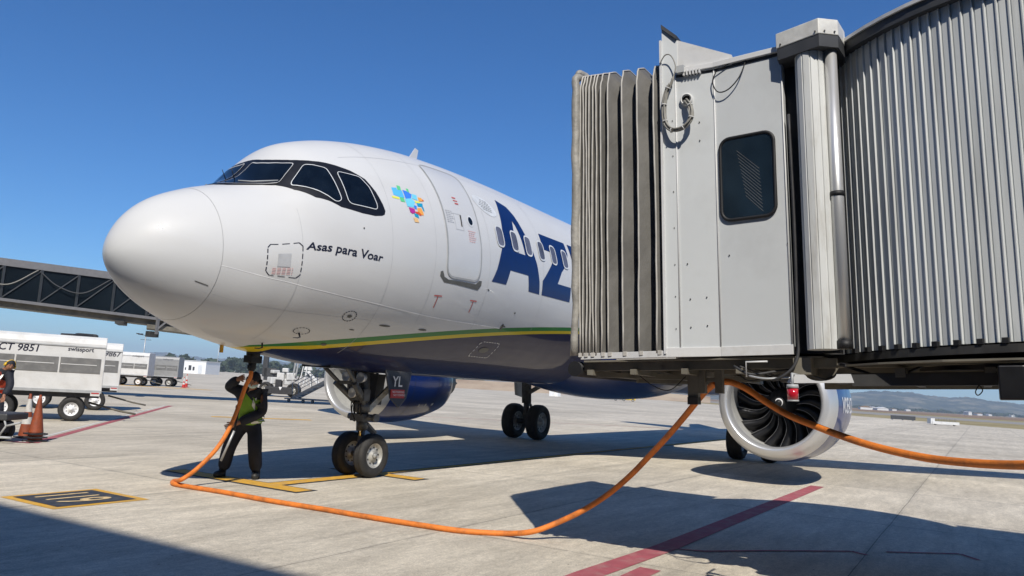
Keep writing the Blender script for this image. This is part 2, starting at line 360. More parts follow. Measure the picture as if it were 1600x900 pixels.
# ================================================================== SETTING
MB().add([(-700, -2500, -.03), (6000, -2500, -.03), (6000, 6000, -.03), (-700, 6000, -.03)], [(0, 1, 2, 3)]).build('ground', 'grass').select_set(False)
tag(bpy.data.objects['ground'], kind='structure')
# apron: its far edge runs obliquely
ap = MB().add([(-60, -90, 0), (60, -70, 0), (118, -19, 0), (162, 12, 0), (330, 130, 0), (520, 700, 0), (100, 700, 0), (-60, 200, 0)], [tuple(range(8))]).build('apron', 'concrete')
tag(ap, kind='structure')
tag(MB().add([(140, -90, -.01), (175, -100, -.01), (620, 240, -.01), (1500, 700, -.01), (1500, 800, -.01), (560, 262, -.01), (250, 40, -.01)], [tuple(range(7))]).build('taxiway', 'taxi'), kind='structure')
tag(MB().add([(330, -200, -.012), (1600, -300, -.012), (3200, 2600, -.012), (1500, 2000, -.012), (420, 120, -.012)], [tuple(range(5))]).build('soil', 'soil'), kind='structure')
# hills
def noise1(x, seed, s):
    x = x/s; i = math.floor(x); t = x-i; t = t*t*(3-2*t)
    def h(k): return (math.sin(k*127.1+seed*311.7)*43758.5453) % 1
    return h(i)*(1-t)+h(i+1)*t
def hills(name, dist, depth, base_h, amp, a0, a1, seed, mt='hill', n=420):
    mb = MB(); V = []; rows = 12
    for j in range(rows+1):
        for i in range(n+1):
            a = a0+(a1-a0)*i/n; t = j/rows; px = a*1227
            hh = (base_h(a*1000) + amp*(.6*noise1(px, seed, 60)+.3*noise1(px, seed+1, 22)+.14*noise1(px+j*7, seed+2, 7)+.12*noise1(px*1.7+j*3, seed+9, 2.2)))
            prof_ = math.sin(min(1, t*1.25)*PI/2)**1.4 * (1-.15*noise1(px*.7+j*31, seed+5, 25))
            dd = dist+depth*t*(.85+.3*noise1(px, seed+3, 40))
            V.append(at(a*dd, dd, -1+hh*prof_))
    F = [(j*(n+1)+i, j*(n+1)+i+1, (j+1)*(n+1)+i+1, (j+1)*(n+1)+i) for j in range(rows) for i in range(n)]
    mb.add(V, F, 0, True); return tag(mb.build(name, mt), kind='structure')
def hb(a):        # a = 1000*tangent; heights of the right-hand range
    return 32 + 26*math.exp(-((a-490)/70)**2) + 8*math.exp(-((a-600)/60)**2)
hills('hills', 2300, 700, hb, 20, .12, .95, 3)
hills('hills', 3600, 800, lambda a: 40, 46, -.75, .5, 11)
# dark wood belts, far off
def wood(name, dist, a0, a1, h, n, sz, label):
    mb = MB(); rnd = random.Random(5)
    for i in range(n):
        a = rnd.uniform(a0, a1); d = dist*rnd.uniform(.95, 1.12)
        hh = h*(.45+.75*noise1(a*1227, 4, 9))*rnd.random()**.6
        p = at(a*d, d, max(.4, hh)); s_ = sz*rnd.uniform(.5, 1.3)
        q = [Vector((rnd.uniform(-1, 1), rnd.uniform(-1, 1), rnd.uniform(-.7, .7)))*s_ for _ in range(4)]
        mb.add([p+k for k in q], [(0, 1, 2), (0, 2, 3), (0, 1, 3), (1, 2, 3)])
    return tag(mb.build(name, 'leaf', fix=False), label, 'trees', kind='stuff')
wood('distant_wood', 620, -.48, -.03, 9.5, 8000, 2.6, 'dark belt of far trees along the airfield edge')
wood('distant_wood', 1500, .30, .75, 5, 4000, 3.0, 'far woodland belt at the foot of the hills')
# earth bank behind the apron (seen under the fuselage)
bk = MB()
bk.add([farpos(690, 300, 0), farpos(1110, 290, 0), farpos(1110, 305, 2.3), farpos(900, 312, 3.6), farpos(690, 315, 3.4), farpos(690, 380, 3.6), farpos(1110, 380, 2.5)], [(0, 1, 2, 3, 4), (4, 3, 2, 6, 5)])
tag(bk.build('embankment', 'bank'), kind='structure')

# ------------------------------------------------------------------ painted ground markings
def sheet(name, poly, z, mt, label, cat, parent=None):
    o = MB().add([(x, y, z) for x, y in poly], [tuple(range(len(poly)))]).build(name, mt, parent)
    return tag(o, label, cat) if label else o
def strip(mb, pts, wd, z, mi=0):
    pts = [Vector((x, y, 0)) for x, y in pts]
    for i in range(len(pts)-1):
        d = (pts[i+1]-pts[i]).normalized(); s_ = Vector((-d.y, d.x, 0))*wd/2
        mb.add([pts[i]+s_+Vector((0, 0, z)), pts[i+1]+s_+Vector((0, 0, z)), pts[i+1]-s_+Vector((0, 0, z)), pts[i]-s_+Vector((0, 0, z))], [(0, 1, 2, 3)], mi)
# stop bar and lead-in line, black edged
yl = thing('lead_in_line', 'yellow black-edged lead-in line with crossbars under the nose wheels', 'ground marking', (3, 0, 0))
def mark(rects, z, grow, name, mt):
    mb = MB()
    for k, (x0, x1, y0, y1) in enumerate(rects):
        zz = z+k*.0006
        mb.add([(x0-grow-3, y0-grow, zz), (x1+grow-3, y0-grow, zz), (x1+grow-3, y1+grow, zz), (x0-grow-3, y1+grow, zz)], [(0, 1, 2, 3)])
    return mb.build(name, mt, yl)
R_ = [(2.78, 3.12, -.83, 2.15), (3.12, 5.45, -.16, .12), (5.45, 5.75, -.95, .98), (5.75, 40, -.08, .08)]
mark(R_, .004, .055, 'black_border', 'blackroad'); mark(R_, .009, 0, 'yellow_stripe', 'yellow')
# stand number
sn = thing('stand_number', 'black square with yellow border and the number 119 painted on the apron', 'ground marking', (.2, .38, 0))
MB().add([(-.605, -.59, .004), (.635, -.59, .004), (.635, .585, .004), (-.605, .585, .004)], [(0, 1, 2, 3)]).build('yellow_border', 'yellow', sn)
MB().add([(-.50, -.49, .008), (.52, -.49, .008), (.52, .49, .008), (-.50, .49, .008)], [(0, 1, 2, 3)]).build('black_field', 'blackroad', sn)
def text_mesh(txt, size=1.0, shear=0, bold=0.0, spacing=1.0):
    cu = bpy.data.curves.new('txt', 'FONT'); cu.body = txt; cu.size = size; cu.shear = shear; cu.offset = bold; cu.space_character = spacing
    cu.resolution_u = 3
    ob = bpy.data.objects.new('txt', cu); C.objects.link(ob); bpy.context.view_layer.update()
    me = bpy.data.meshes.new_from_object(ob.evaluated_get(bpy.context.evaluated_depsgraph_get()))
    v = [tuple(q.co) for q in me.vertices]; f = [tuple(p.vertices) for p in me.polygons]
    bpy.data.objects.remove(ob); bpy.data.curves.remove(cu); bpy.data.meshes.remove(me)
    return v, f
def flat_text(name, txt, size, origin, ex, ey, mt, parent=None, shear=0, bold=0, center=False, spacing=1.0):
    v, f = text_mesh(txt, size, shear, bold, spacing); o = Vector(origin); ex = Vector(ex); ey = Vector(ey)
    xs = [q[0] for q in v]; cx = (min(xs)+max(xs))/2 if center else 0
    me = bpy.data.meshes.new(name); me.from_pydata([o+ex*(q[0]-cx)+ey*q[1] for q in v], [], f); me.materials.append(M[mt])
    ob = bpy.data.objects.new(name, me); C.objects.link(ob)
    if parent: ob.parent = parent
    return ob
flat_text('number_lettering', '119', 1.0, (-.33, .42, .012), (0, -.50, 0), (.98, 0, 0), 'cream', sn, bold=.006)
# red clearance lines
rl = MB(); strip(rl, [(-3, -6.2), (1.2, -6.23), (3.0, -6.33), (12.25, -6.45)], .27, .005)
tag(rl.build('clearance_line', 'redroad'), 'long red clearance line running from the foreground to the port engine', 'ground marking')
r3 = MB(); strip(r3, [(-2, -6.58), (1.93, -6.60)], .22, .005)
tag(r3.build('clearance_line', 'redroad'), 'short stub of red line beside the long one in the foreground', 'ground marking')
r4 = MB(); r4p = lambda L: [tuple(gp(*q).to_2d()) for q in L]
strip(r4, r4p([(1045, 857), (1100, 862), (1200, 861), (1330, 862), (1355, 868)]), .06, .0065); strip(r4, r4p([(1385, 863), (1500, 866), (1530, 876)]), .06, .0065)
tag(r4.build('clearance_line', 'redroad'), 'thin red curve lying in the shadow of the jet bridge', 'ground marking')
r5 = MB(); strip(r5, [(2.5, 9.4), (3.35, 7.25), (16.8, 21.3)], .20, .005); strip(r5, [(2.35, 9.5), (3.30, 7.50), (16.6, 21.45)], .07, .0062, 1)
tag(r5.build('clearance_line', ['redroad', 'whiteroad']), 'dark red line with a white edge running past the cones to the baggage carts', 'ground marking')
r6 = MB(); strip(r6, [(33, 51), (37.5, 44.5)], 1.2, .005); tag(r6.build('road_marking', 'yellow'), 'faded yellow bar on the apron before the far carts', 'ground marking')
r6 = MB(); strip(r6, [(13.6, 14.6), (16.6, 12.6)], .45, .005); tag(r6.build('road_marking', 'yellow'), 'faded yellow bar on the apron behind the crouching worker', 'ground marking')
r7 = MB(); strip(r7, [(24, 16), (36, 4)], .12, .005); tag(r7.build('clearance_line', 'redroad'), 'thin red line on the sunlit apron behind the starboard main wheels', 'ground marking')

# ================================================================== THE AIRLINER
XS = np.array([0, .06, .2, .5, 1.0, 1.55, 1.8, 2.1, 2.45, 2.8, 3.3, 4.0, 5.0, 6.5, 8, 26, 29, 32, 35, 37.5])
ZT = np.array([3.148, 3.398, 3.643, 3.925, 4.184, 4.4, 4.551, 4.905, 5.234, 5.395, 5.557, 5.709, 5.836, 5.913, 5.94, 5.94, 5.93, 5.86, 5.72, 5.55])
ZB = np.array([3.146, 2.953, 2.779, 2.559, 2.333, 2.157, 2.107, 2.053, 2.004, 1.964, 1.905, 1.853, 1.822, 1.817, 1.825, 1.83, 2.3, 3.2, 4.2, 5.0])
WW = np.array([0.0, 0.226, 0.403, 0.656, 0.966, 1.234, 1.329, 1.434, 1.537, 1.626, 1.735, 1.847, 1.941, 1.985, 1.985, 1.985, 1.85, 1.4, .85, .3])
ZC = np.array([3.148, 3.159, 3.162, 3.168, 3.183, 3.219, 3.26, 3.305, 3.383, 3.452, 3.552, 3.653, 3.756, 3.8, 3.803, 3.803, 4.0, 4.5, 4.95, 5.27])
def pchip(x, y, q):
    h = np.diff(x); d = np.diff(y)/h; m = np.zeros_like(y)
    for i in range(1, len(x)-1):
        if d[i-1]*d[i] > 0:
            w1 = 2*h[i]+h[i-1]; w2 = h[i]+2*h[i-1]; m[i] = (w1+w2)/(w1/d[i-1]+w2/d[i])
    m[0] = d[0]; m[-1] = d[-1]
    q = np.clip(q, x[0], x[-1]); i = np.clip(np.searchsorted(x, q, side='right')-1, 0, len(x)-2); t = (q-x[i])/h[i]
    return (2*t**3-3*t**2+1)*y[i]+(t**3-2*t**2+t)*h[i]*m[i]+(-2*t**3+3*t**2)*y[i+1]+(t**3-t**2)*h[i]*m[i+1]
SX = np.sqrt(XS)
def prof(A, x): return pchip(SX, A, np.sqrt(np.clip(x, 0, 37.5)))
def fsurf(x, th):
    x = np.asarray(x, float); th = np.asarray(th, float)
    zt, zb, ww, zc = (prof(A, x) for A in (ZT, ZB, WW, ZC)); s_, c_ = np.sin(th), np.cos(th)
    return np.stack([x+0*s_, -ww*c_, zc+np.where(s_ >= 0, zt-zc, zc-zb)*s_], -1)
def fnorm(x, th):
    e = 2e-3; x = np.asarray(x, float)
    a = fsurf(x+e, th)-fsurf(np.maximum(x-e, 0), th); b = fsurf(x, th+e)-fsurf(x, th-e)
    n = np.cross(a, b); n /= np.linalg.norm(n, axis=-1, keepdims=True)+1e-12
    P = fsurf(x, th); out = P-np.stack([x+0*th, 0*th, prof(ZC, x)+0*th], -1)
    sg = np.sign((n*out).sum(-1, keepdims=True)); sg[sg == 0] = 1
    return n*sg
RS = 2.0
def conform(tris_v, tris_f, off, mapf=None, step=.12, side=1):
    """2-D mesh in (x, s) with s = RS*theta, cut fine and wrapped on the hull"""
    bm = bmesh.new(); vv = [bm.verts.new((a, b, 0)) for a, b in tris_v]
    for f in tris_f:
        try: bm.faces.new([vv[i] for i in f])
        except ValueError: pass
    for ax, no in ((0, (1, 0, 0)), (1, (0, 1, 0))):
        lo = min(v.co[ax] for v in bm.verts); hi = max(v.co[ax] for v in bm.verts); k = math.floor(lo/step)+1
        while k*step < hi:
            co = [0, 0, 0]; co[ax] = k*step
            bmesh.ops.bisect_plane(bm, geom=bm.verts[:]+bm.edges[:]+bm.faces[:], plane_co=co, plane_no=no, dist=1e-6); k += 1
    X = np.array([v.co.x for v in bm.verts]); T = np.array([v.co.y for v in bm.verts])/RS
    if mapf is None:
        P = fsurf(X, T)+fnorm(X, T)*off
        if side == -1: P[:, 1] *= -1
    else: P = mapf(X, T, off)
    F = [[v.index for v in f.verts] for f in bm.faces]; bm.verts.index_update(); F = [[v.index for v in f.verts] for f in bm.faces]; bm.free()
    return P.tolist(), F
def tess(loops):
    fl = [Vector((a, b, 0)) for L in loops for a, b in L]
    return [(q.x, q.y) for q in fl], tessellate_polygon([[Vector((a, b, 0)) for a, b in L] for L in loops])
def decal(name, groups, mt, parent, off=.004, mapf=None, step=.12, side=1):
    """groups: list of (verts2d, faces)"""
    mb = MB()
    for v, f in groups: P, F = conform(v, f, off, mapf, step, side); mb.add(P, F, 0, True)
    return mb.build(name, mt, parent)
def th2s(L): return [(x, t*RS) for x, t in L]
def poly(L): return tess([th2s(L)])
def stroke(L, wd, closed=True, is_s=False):
    """ribbon along a (x,theta) polyline"""
    P = [Vector((a, b)) for a, b in (L if is_s else th2s(L))]; n = len(P); V = []; F = []
    for i in range(n):
        a = P[i-1] if (closed or i) else P[0]; b = P[(i+1) % n] if (closed or i < n-1) else P[-1]
        d = (b-a).normalized(); s_ = Vector((-d.y, d.x))*wd/2
        V += [tuple(P[i]+s_), tuple(P[i]-s_)]
    for i in range(n if closed else n-1): j = (i+1) % n; F.append((2*i, 2*j, 2*j+1, 2*i+1))
    return V, F
def dashes(L, wd, on, gap, closed=True):
    P = [Vector((a, b)) for a, b in th2s(L)]
    if closed: P.append(P[0])
    V = []; F = []; pos = 0
    for i in range(len(P)-1):
        d = P[i+1]-P[i]; Ln = d.length; d.normalize(); s_ = Vector((-d.y, d.x))*wd/2; t = 0
        while t < Ln:
            e = min(Ln, t+on); a = P[i]+d*t; b = P[i]+d*e; o = len(V)
            V += [tuple(a+s_), tuple(b+s_), tuple(b-s_), tuple(a-s_)]; F.append((o, o+1, o+2, o+3)); t += on+gap
    return V, F
def smooth2(L, k=5):
    P = [Vector((a, b, 0)) for a, b in L]; n = len(P); out = []
    for i in range(n):
        a, b, c, d = P[i-1], P[i], P[(i+1) % n], P[(i+2) % n]
        for j in range(k):
            t = j/k; q = .5*((2*b)+(-a+c)*t+(2*a-5*b+4*c-d)*t*t+(-a+3*b-3*c+d)*t**3); out.append((q.x, q.y))
    return out
def roundpoly(L, r, k=4):
    P = [Vector((a, b)) for a, b in L]; n = len(P); out = []
    for i in range(n):
        a, b, c = P[i-1], P[i], P[(i+1) % n]; da = (a-b); dc = (c-b)
        ra = min(r, da.length*.45); rc = min(r, dc.length*.45); s_ = b+da.normalized()*ra; e = b+dc.normalized()*rc
        for j in range(k+1):
            t = j/k; q = s_*(1-t)**2+b*2*t*(1-t)+e*t*t; out.append(tuple(q))
    return out
def ell2(cx, cs, rx, rs, n=20, tilt=0):
    return [(cx+rx*math.cos(2*PI*k/n)*math.cos(tilt)-rs*math.sin(2*PI*k/n)*math.sin(tilt), cs+rx*math.cos(2*PI*k/n)*math.sin(tilt)+rs*math.sin(2*PI*k/n)*math.cos(tilt)) for k in range(n)]

plane = thing('airliner', 'white twin-engine airliner with navy belly and green and yellow line at the gate', 'airliner', (0, 0, 0))
def hull(xs, nth=144, cap_end=False):
    th = np.linspace(-PI, PI, nth+1)[:-1]; X, T = np.meshgrid(xs, th, indexing='ij'); P = fsurf(X, T).reshape(-1, 3)
    F = [(i*nth+k, i*nth+(k+1) % nth, (i+1)*nth+(k+1) % nth, (i+1)*nth+k) for i in range(len(xs)-1) for k in range(nth)]
    return P.tolist(), F
XR = .972
mb = MB(); P, F = hull(np.concatenate([np.array([.0006]), (np.linspace(.06, math.sqrt(XR-.003), 40)**2)])); mb.add(P, F, 0, True)
mb.add(P[:144], [tuple(range(144))], 0, True)
mb.build('radome', 'livery', plane)
mb = MB(); P, F = hull(np.concatenate([np.linspace(XR+.003, 8, 130), np.linspace(8.3, 26, 40), np.linspace(26.4, 37.5, 28)])); mb.add(P, F, 0, True)
mb.add(P[-144:], [tuple(range(144))]); mb.build('fuselage', 'livery', plane)
# dark gap behind the radome joint
mb = MB(); V, F2 = [], []; ths = np.linspace(-PI, PI, 97)[:-1]
for dx in (-.004, .004):
    q = fsurf(np.full(96, XR+dx), ths); c_ = np.array([XR+dx, 0, 3.2]); V += (c_+(q-c_)*.9965).tolist()
mb.add(V, [(k, (k+1) % 96, 96+(k+1) % 96, 96+k) for k in range(96)], 0, True); mb.build('radome_joint', 'seal', plane)

# cockpit glazing
mask = [(1.36, 1.5708), (2.088, 1.5708), (2.084, 1.417), (2.116, 1.296), (2.169, 1.194), (2.234, 1.105), (2.317, 1.028), (2.43, .957), (2.737, .847), (2.936, .768), (3.126, .667), (3.235, .537), (3.304, .42),
        (3.325, .365), (3.30, .335), (3.25, .325), (3.12, .325), (2.907, .352), (2.569, .419), (2.232, .568), (2.018, .753), (1.877, .957), (1.771, 1.066), (1.652, 1.157), (1.528, 1.244), (1.436, 1.31), (1.36, 1.42)]
panes = [[(2.03, 1.52), (2.017, 1.44), (2.049, 1.28), (2.123, 1.145), (2.222, 1.035), (1.926, .947), (1.838, 1.03), (1.727, 1.13), (1.612, 1.228), (1.527, 1.302), (1.466, 1.406), (1.44, 1.52)],
         [(2.298, .955), (2.554, .818), (2.60, .487), (2.555, .468), (2.49, .475), (2.015, .815), (2.03, .85)],
         [(2.715, .765), (3.035, .69), (3.135, .58), (3.19, .41), (3.165, .375), (2.74, .438), (2.70, .47), (2.685, .74)]]
for sd in (1, -1):
    decal('cockpit_surround', [poly(mask)], 'mask', plane, .004, side=sd)
    for k, pn in enumerate(panes):
        L = roundpoly(th2s(pn), .05)
        pw = decal('cockpit_window', [tess([L])], 'glass', plane, .010, side=sd)
        decal('window_frame', [stroke(L, .012, is_s=True)], 'palemark' if k else 'greymark', pw, .014, side=sd)
# things seen inside the sliding window
# wipers
for sd in (1, -1):
    mb = MB(); q = [Vector(fsurf(x, t))+Vector(fnorm(np.array(x), np.array(t)))*.035 for x, t in ((1.60, 1.30), (1.70, 1.17), (1.93, .96))]
    q = [Vector((a.x, a.y*sd, a.z)) for a in q]; mb.tube(q, .010, 6); mb.build('wiper', 'seal', plane)
    mb = MB(); b0 = Vector(fsurf(1.72, 1.5)); b0.y *= sd; mb.cyl(b0, b0+Vector((-.08, -.01*sd, .14)), .008, .005, 6); mb.build('ice_probe', 'black', plane)
# passenger doors, windows
door = [(4.70, .958), (4.86, .975), (5.53, .965), (5.69, .945), (5.71, .86), (5.655, .76), (5.59, .533), (5.565, .322), (5.57, .148), (5.565, -.05), (5.53, -.125), (5.45, -.148), (4.80, -.148), (4.69, -.12), (4.64, -.06), (4.63, .215), (4.63, .357), (4.635, .594), (4.655, .80)]
sillp = [(4.55, -.098), (4.612, -.150), (4.72, -.170), (5.49, -.172), (5.57, -.137), (5.645, -.135), (5.655, -.175), (5.58, -.222), (4.63, -.198), (4.50, -.145), (4.495, -.107)]
for sd in (1, -1):
    dr = decal('passenger_door', [poly(door)], 'white', plane, .006, side=sd)
    decal('door_seal', [stroke(roundpoly(th2s(door), .08), .034, is_s=True)], 'seal', dr, .010, side=sd)
    decal('door_window', [tess([ell2(5.345, .372*RS, .062, .075)])], 'glass', dr, .012, side=sd)
    decal('door_window_ring', [stroke(ell2(5.345, .372*RS, .077, .092), .03, is_s=True)], 'palemark', dr, .011, side=sd)
    decal('door_handle', [stroke([(5.07, .405), (5.055, .30)], .028, False)], 'black', dr, .014, side=sd)
    decal('handle_box', [stroke([(4.885, .41), (5.10, .41), (5.10, .268), (4.885, .268)], .010)], 'greymark', dr, .012, side=sd)
    decal('red_arrow_marking', [stroke([(5.01, .575), (5.11, .575)], .028, False), stroke([(5.01, .545), (5.13, .545)], .020, False), stroke([(5.03, .517), (5.13, .517)], .028, False)], 'redmark', dr, .012, side=sd)
    g = []
    for r in range(7):
        t = .425-r*.017; g.append(dashes([(4.68, t), (4.68+.17+.04*math.sin(r*2.1), t)], .010, .05, .012, False))
    decal('door_placard', g, 'greymark', dr, .012, side=sd)
    g = []
    for r in range(6):
        t = .275-r*.018; g.append(dashes([(5.22+.01*(r % 2), t), (5.43-.02*(r % 3), t)], .012, .045, .012, False))
    decal('door_placard', g, 'pinkmark', dr, .012, side=sd)
    decal('scuff_plate', [poly(sillp)], 'sill', plane, .005, side=sd)
    for k in range(36):
        xw = 6.245+k*.528
        if xw > 30: break
        L = roundpoly([(xw-.118, .215*RS), (xw+.118, .215*RS), (xw+.118, .405*RS), (xw-.118, .405*RS)], .10, 5)
        cw = decal('cabin_window', [tess([L])], 'cabinglass', plane, .011, side=sd)
        decal('window_frame', [stroke(L, .030, is_s=True)], 'palemark', cw, .014, side=sd)

# livery lettering, traced as real outlines on the hull
A_out = [(6.70, .762), (7.02, .712), (7.14, .622), (7.27, .45), (7.45, .284), (7.58, .152), (7.67, .005), (7.715, -.127), (7.281, -.125), (7.215, .025), (6.543, .024), (6.433, -.118), (5.949, -.119), (6.078, -.002), (6.182, .12), (6.291, .232), (6.401, .398), (6.53, .585)]
A_in = [(6.935, .535), (6.995, .49), (7.065, .372), (7.13, .206), (6.684, .207), (6.80, .36)]
Z_ = [(7.946, .505), (9.10, .512), (9.10, .379), (8.93, .259), (8.655, .160), (8.45, .03), (9.065, .031), (9.055, -.123), (7.806, -.126), (7.801, .014), (8.174, .183), (8.425, .300), (8.315, .334), (7.931, .335)]
U_ = [(9.25, .512), (9.78, .512), (9.80, .20), (9.90, .06), (10.1, .01), (10.35, .06), (10.45, .2), (10.45, .512), (10.98, .512), (10.98, .15), (10.8, -.06), (10.45, -.13), (9.9, -.13), (9.5, -.10), (9.30, .02), (9.255, .2)]
L_ = [(11.25, .512), (11.8, .512), (11.8, .03), (12.7, .03), (12.7, -.123), (11.25, -.123)]
decal('livery_letter', [tess([th2s(A_out), th2s(A_in)])], 'navy', plane, .005)['label'] = 'navy letter A on the white hull'
for nm, L in (('Z', Z_), ('U', U_), ('L', L_)):
    decal('livery_letter', [poly(L)], 'navy', plane, .005)['label'] = 'navy letter %s on the white hull' % nm
# slogan on the nose
v, f = text_mesh('Asas para Voar', 1.0, shear=.20, bold=.018)
w_ = max(q[0] for q in v); sc = 1.245/w_
V2 = [(2.0+q[0]*sc, (.105-.150*(q[0]/w_))*RS+q[1]*sc*.98) for q in v]
decal('slogan_lettering', [(V2, f)], 'blacktext', plane, .005)
# painted emblem: coloured blocks
cols = dict(cy=(.10, .48, .85), lc=(.18, .62, .82), bl=(.05, .22, .75), gr=(.12, .58, .25), ye=(.75, .78, .10), pu=(.45, .03, .28), te=(.01, .32, .55), or_=(.85, .38, .08), rd=(.65, .10, .03), sa=(.78, .50, .22))
for k, c_ in cols.items(): M['em_'+k] = mat('emblem_'+k, c_, .35, var=.04)
blocks = [
 ('cy', [(3.58, 0.5872), (3.688, 0.5879), (3.683, 0.4992), (3.572, 0.5175)]),
 ('cy', [(3.668, 0.5644), (3.782, 0.5632), (3.787, 0.4921), (3.683, 0.4992)]),
 ('gr', [(3.712, 0.615), (3.778, 0.6061), (3.77, 0.5627), (3.693, 0.5653)]),
 ('gr', [(3.683, 0.4992), (3.768, 0.4914), (3.772, 0.4521), (3.684, 0.4571)]),
 ('ye', [(3.523, 0.5055), (3.673, 0.4935), (3.666, 0.4748), (3.534, 0.4872)]),
 ('bl', [(3.8, 0.5696), (3.875, 0.5617), (3.97, 0.5329), (3.916, 0.4815), (3.804, 0.4901)]),
 ('gr', [(3.895, 0.5914), (3.94, 0.5851), (3.935, 0.5506), (3.887, 0.5538)]),
 ('lc', [(3.976, 0.5388), (4.079, 0.5305), (4.064, 0.4806), (3.951, 0.4938)]),
 ('lc', [(3.781, 0.4839), (3.938, 0.4932), (3.993, 0.4639), (3.932, 0.412), (3.797, 0.4145)]),
 ('ye', [(3.985, 0.4714), (4.103, 0.4719), (4.118, 0.4567), (4.012, 0.4543)]),
 ('te', [(4.025, 0.4549), (4.157, 0.456), (4.147, 0.4242), (4.029, 0.424)]),
 ('or_', [(4.096, 0.5121), (4.172, 0.5078), (4.186, 0.476), (4.091, 0.474)]),
 ('rd', [(4.176, 0.4971), (4.211, 0.4908), (4.208, 0.4788), (4.176, 0.4836)]),
 ('bl', [(3.939, 0.4328), (4.006, 0.428), (3.991, 0.3943), (3.944, 0.3998)]),
 ('pu', [(3.817, 0.4077), (3.937, 0.3995), (3.943, 0.3648), (3.874, 0.3524), (3.831, 0.3657)]),
 ('or_', [(4.006, 0.4076), (4.099, 0.4117), (4.129, 0.3625), (4.112, 0.3445), (4.008, 0.3674)]),
 ('rd', [(3.942, 0.3747), (4.025, 0.3756), (4.076, 0.3504), (4.058, 0.3398), (3.953, 0.3602)]),
 ('te', [(4.113, 0.4226), (4.157, 0.4195), (4.161, 0.3839), (4.137, 0.3879)]),
 ('te', [(3.908, 0.3585), (3.999, 0.3497), (4.003, 0.3182), (3.92, 0.3321)]),
 ('sa', [(3.873, 0.3232), (3.969, 0.3145), (3.988, 0.2816), (3.894, 0.2831)]),
]
by = {}
for c_, L in blocks: by.setdefault(c_, []).append(poly(L))
mb = MB(); order = list(by)
for i, c_ in enumerate(order):
    for v, f in by[c_]: P, F = conform(v, f, .0035+.0004*i); mb.add(P, F, i, True)
mb.build('painted_emblem', ['em_'+c_ for c_ in order], plane)
# service hatch, marks, panel line
hatch = [(1.524, .188), (1.90, .180), (1.95, .14), (1.95, -.17), (1.90, -.21), (1.539, -.19), (1.489, -.14), (1.489, .15)]
decal('hatch_marking', [dashes(roundpoly(th2s(hatch), .0001, 1) and hatch, .014, .10, .05)], 'blacktext', plane, .005)
sv = decal('service_hatch', [([(1.622, -.078*RS), (1.795, -.083*RS), (1.797, .072*RS), (1.624, .075*RS)], [(0, 1, 2, 3)])], 'greymark', plane, .006)
g = [dashes([(1.565, -.098-r*.018), (1.84, -.098-r*.018)], .013, .05, .015, False) for r in range(5)]
decal('hatch_placard', g, 'pinkmark', plane, .006)
decal('drain_slot', [stroke([(.755, -.478), (.91, -.50)], .028, False)], 'sill', plane, .004)
line = [(.975, -.14), (1.726, -.251), (2.756, -.394), (4.084, -.495), (5.1, -.533), (6.73, -.537)]
LL = [(x, t) for x, t in [(q.x, q.y) for q in catmull([(a, b, 0) for a, b in line], 8)]]
decal('lap_joint', [stroke(LL, .020, False)], 'seamwhite', plane, .0022)
for x0 in (4.487, 5.458):
    decal('jacking_mark', [stroke([(x0, -.322), (x0+.19, -.322)], .022, False), stroke([(x0+.095, -.322), (x0+.09, -.435)], .018, False)], 'redmark', plane, .005)
# skin joints
for x_, t0, t1 in ((1.95, -1.2, .55), (3.42, -1.1, 1.45), (4.35, -.6, 1.45), (5.85, -.6, .52), (7.85, -.5, .9)):
    decal('skin_joint', [stroke([(x_, t0+(t1-t0)*k/24) for k in range(25)], .007, False)], 'greymark', plane, .0025)
for t_, x0, x1 in ((.95, 2.9, 9.5), (-.62, 1.0, 3.4)):
    decal('skin_joint', [stroke([(x0+(x1-x0)*k/30, t_) for k in range(31)], .006, False)], 'greymark', plane, .0025)
# oval placard aft of the door
decal('oval_placard', [tess([ell2(6.06, .605*RS, .34, .19, 28, -.35)])], 'palemark', plane, .005)
g = [dashes([(5.86+.04*abs(r-3), .665-r*.022-(0)), (6.26-.02*abs(r-3), .655-r*.022)], .012, .06, .015, False) for r in range(6)]
decal('oval_placard_lettering', g, 'sill', plane, .008)
decal('sensor_marking', [dashes(ell := [(2.995+.115*math.cos(k*PI/8), -.60+.058*math.sin(k*PI/8)) for k in range(16)], .016, .03, .02)], 'blacktext', plane, .005)
decal('sensor_plate', [tess([ell2(2.995, -.60*RS, .045, .03, 12)])], 'sill', plane, .007)
decal('sensor_marking', [dashes([(2.43+.13*math.cos(k*PI/8), -.86+.05*math.sin(k*PI/8)) for k in range(16)], .014, .03, .03)], 'blacktext', plane, .005)
for x, t, a, b in ((3.75, -.66, .12, .02), (4.62, -.66, .10, .02), (6.78, -.52, .04, .07), (3.0, -1.0, .05, .04), (5.9, -.20, .03, .015), (7.0, -.36, .03, .02), (2.9, .23, .014, .014), (3.2, -.75, .05, .012)):
    decal('vent_plate', [tess([ell2(x, t*RS, a, b, 12)])], 'sill', plane, .006)
pr = MB()
for x, t in ((2.43, -.90), (2.15, -1.2), (6.78, -.50)):
    p0 = Vector(fsurf(x, t)); n0 = Vector(fnorm(np.array(x), np.array(t)))
    pr.tube([p0, p0+n0*.07, p0+n0*.09+Vector((-.06, 0, 0)), p0+n0*.09+Vector((-.14, 0, 0))], [.014, .011, .009, .006], 8)
pr.build('pitot_probe', 'dark', plane)
belly = [(6.52, -.705), (7.05, -.70), (7.10, -.73), (7.10, -.89), (7.05, -.905), (6.47, -.905), (6.44, -.88), (6.44, -.73)]
decal('belly_hatch_marking', [dashes(belly, .016, .05, .04)], 'whitetext', plane, .005)
decal('outflow_valve', [tess([ell2(6.74, -.805*RS, .15, .07, 20)])], 'sill', plane, .008)
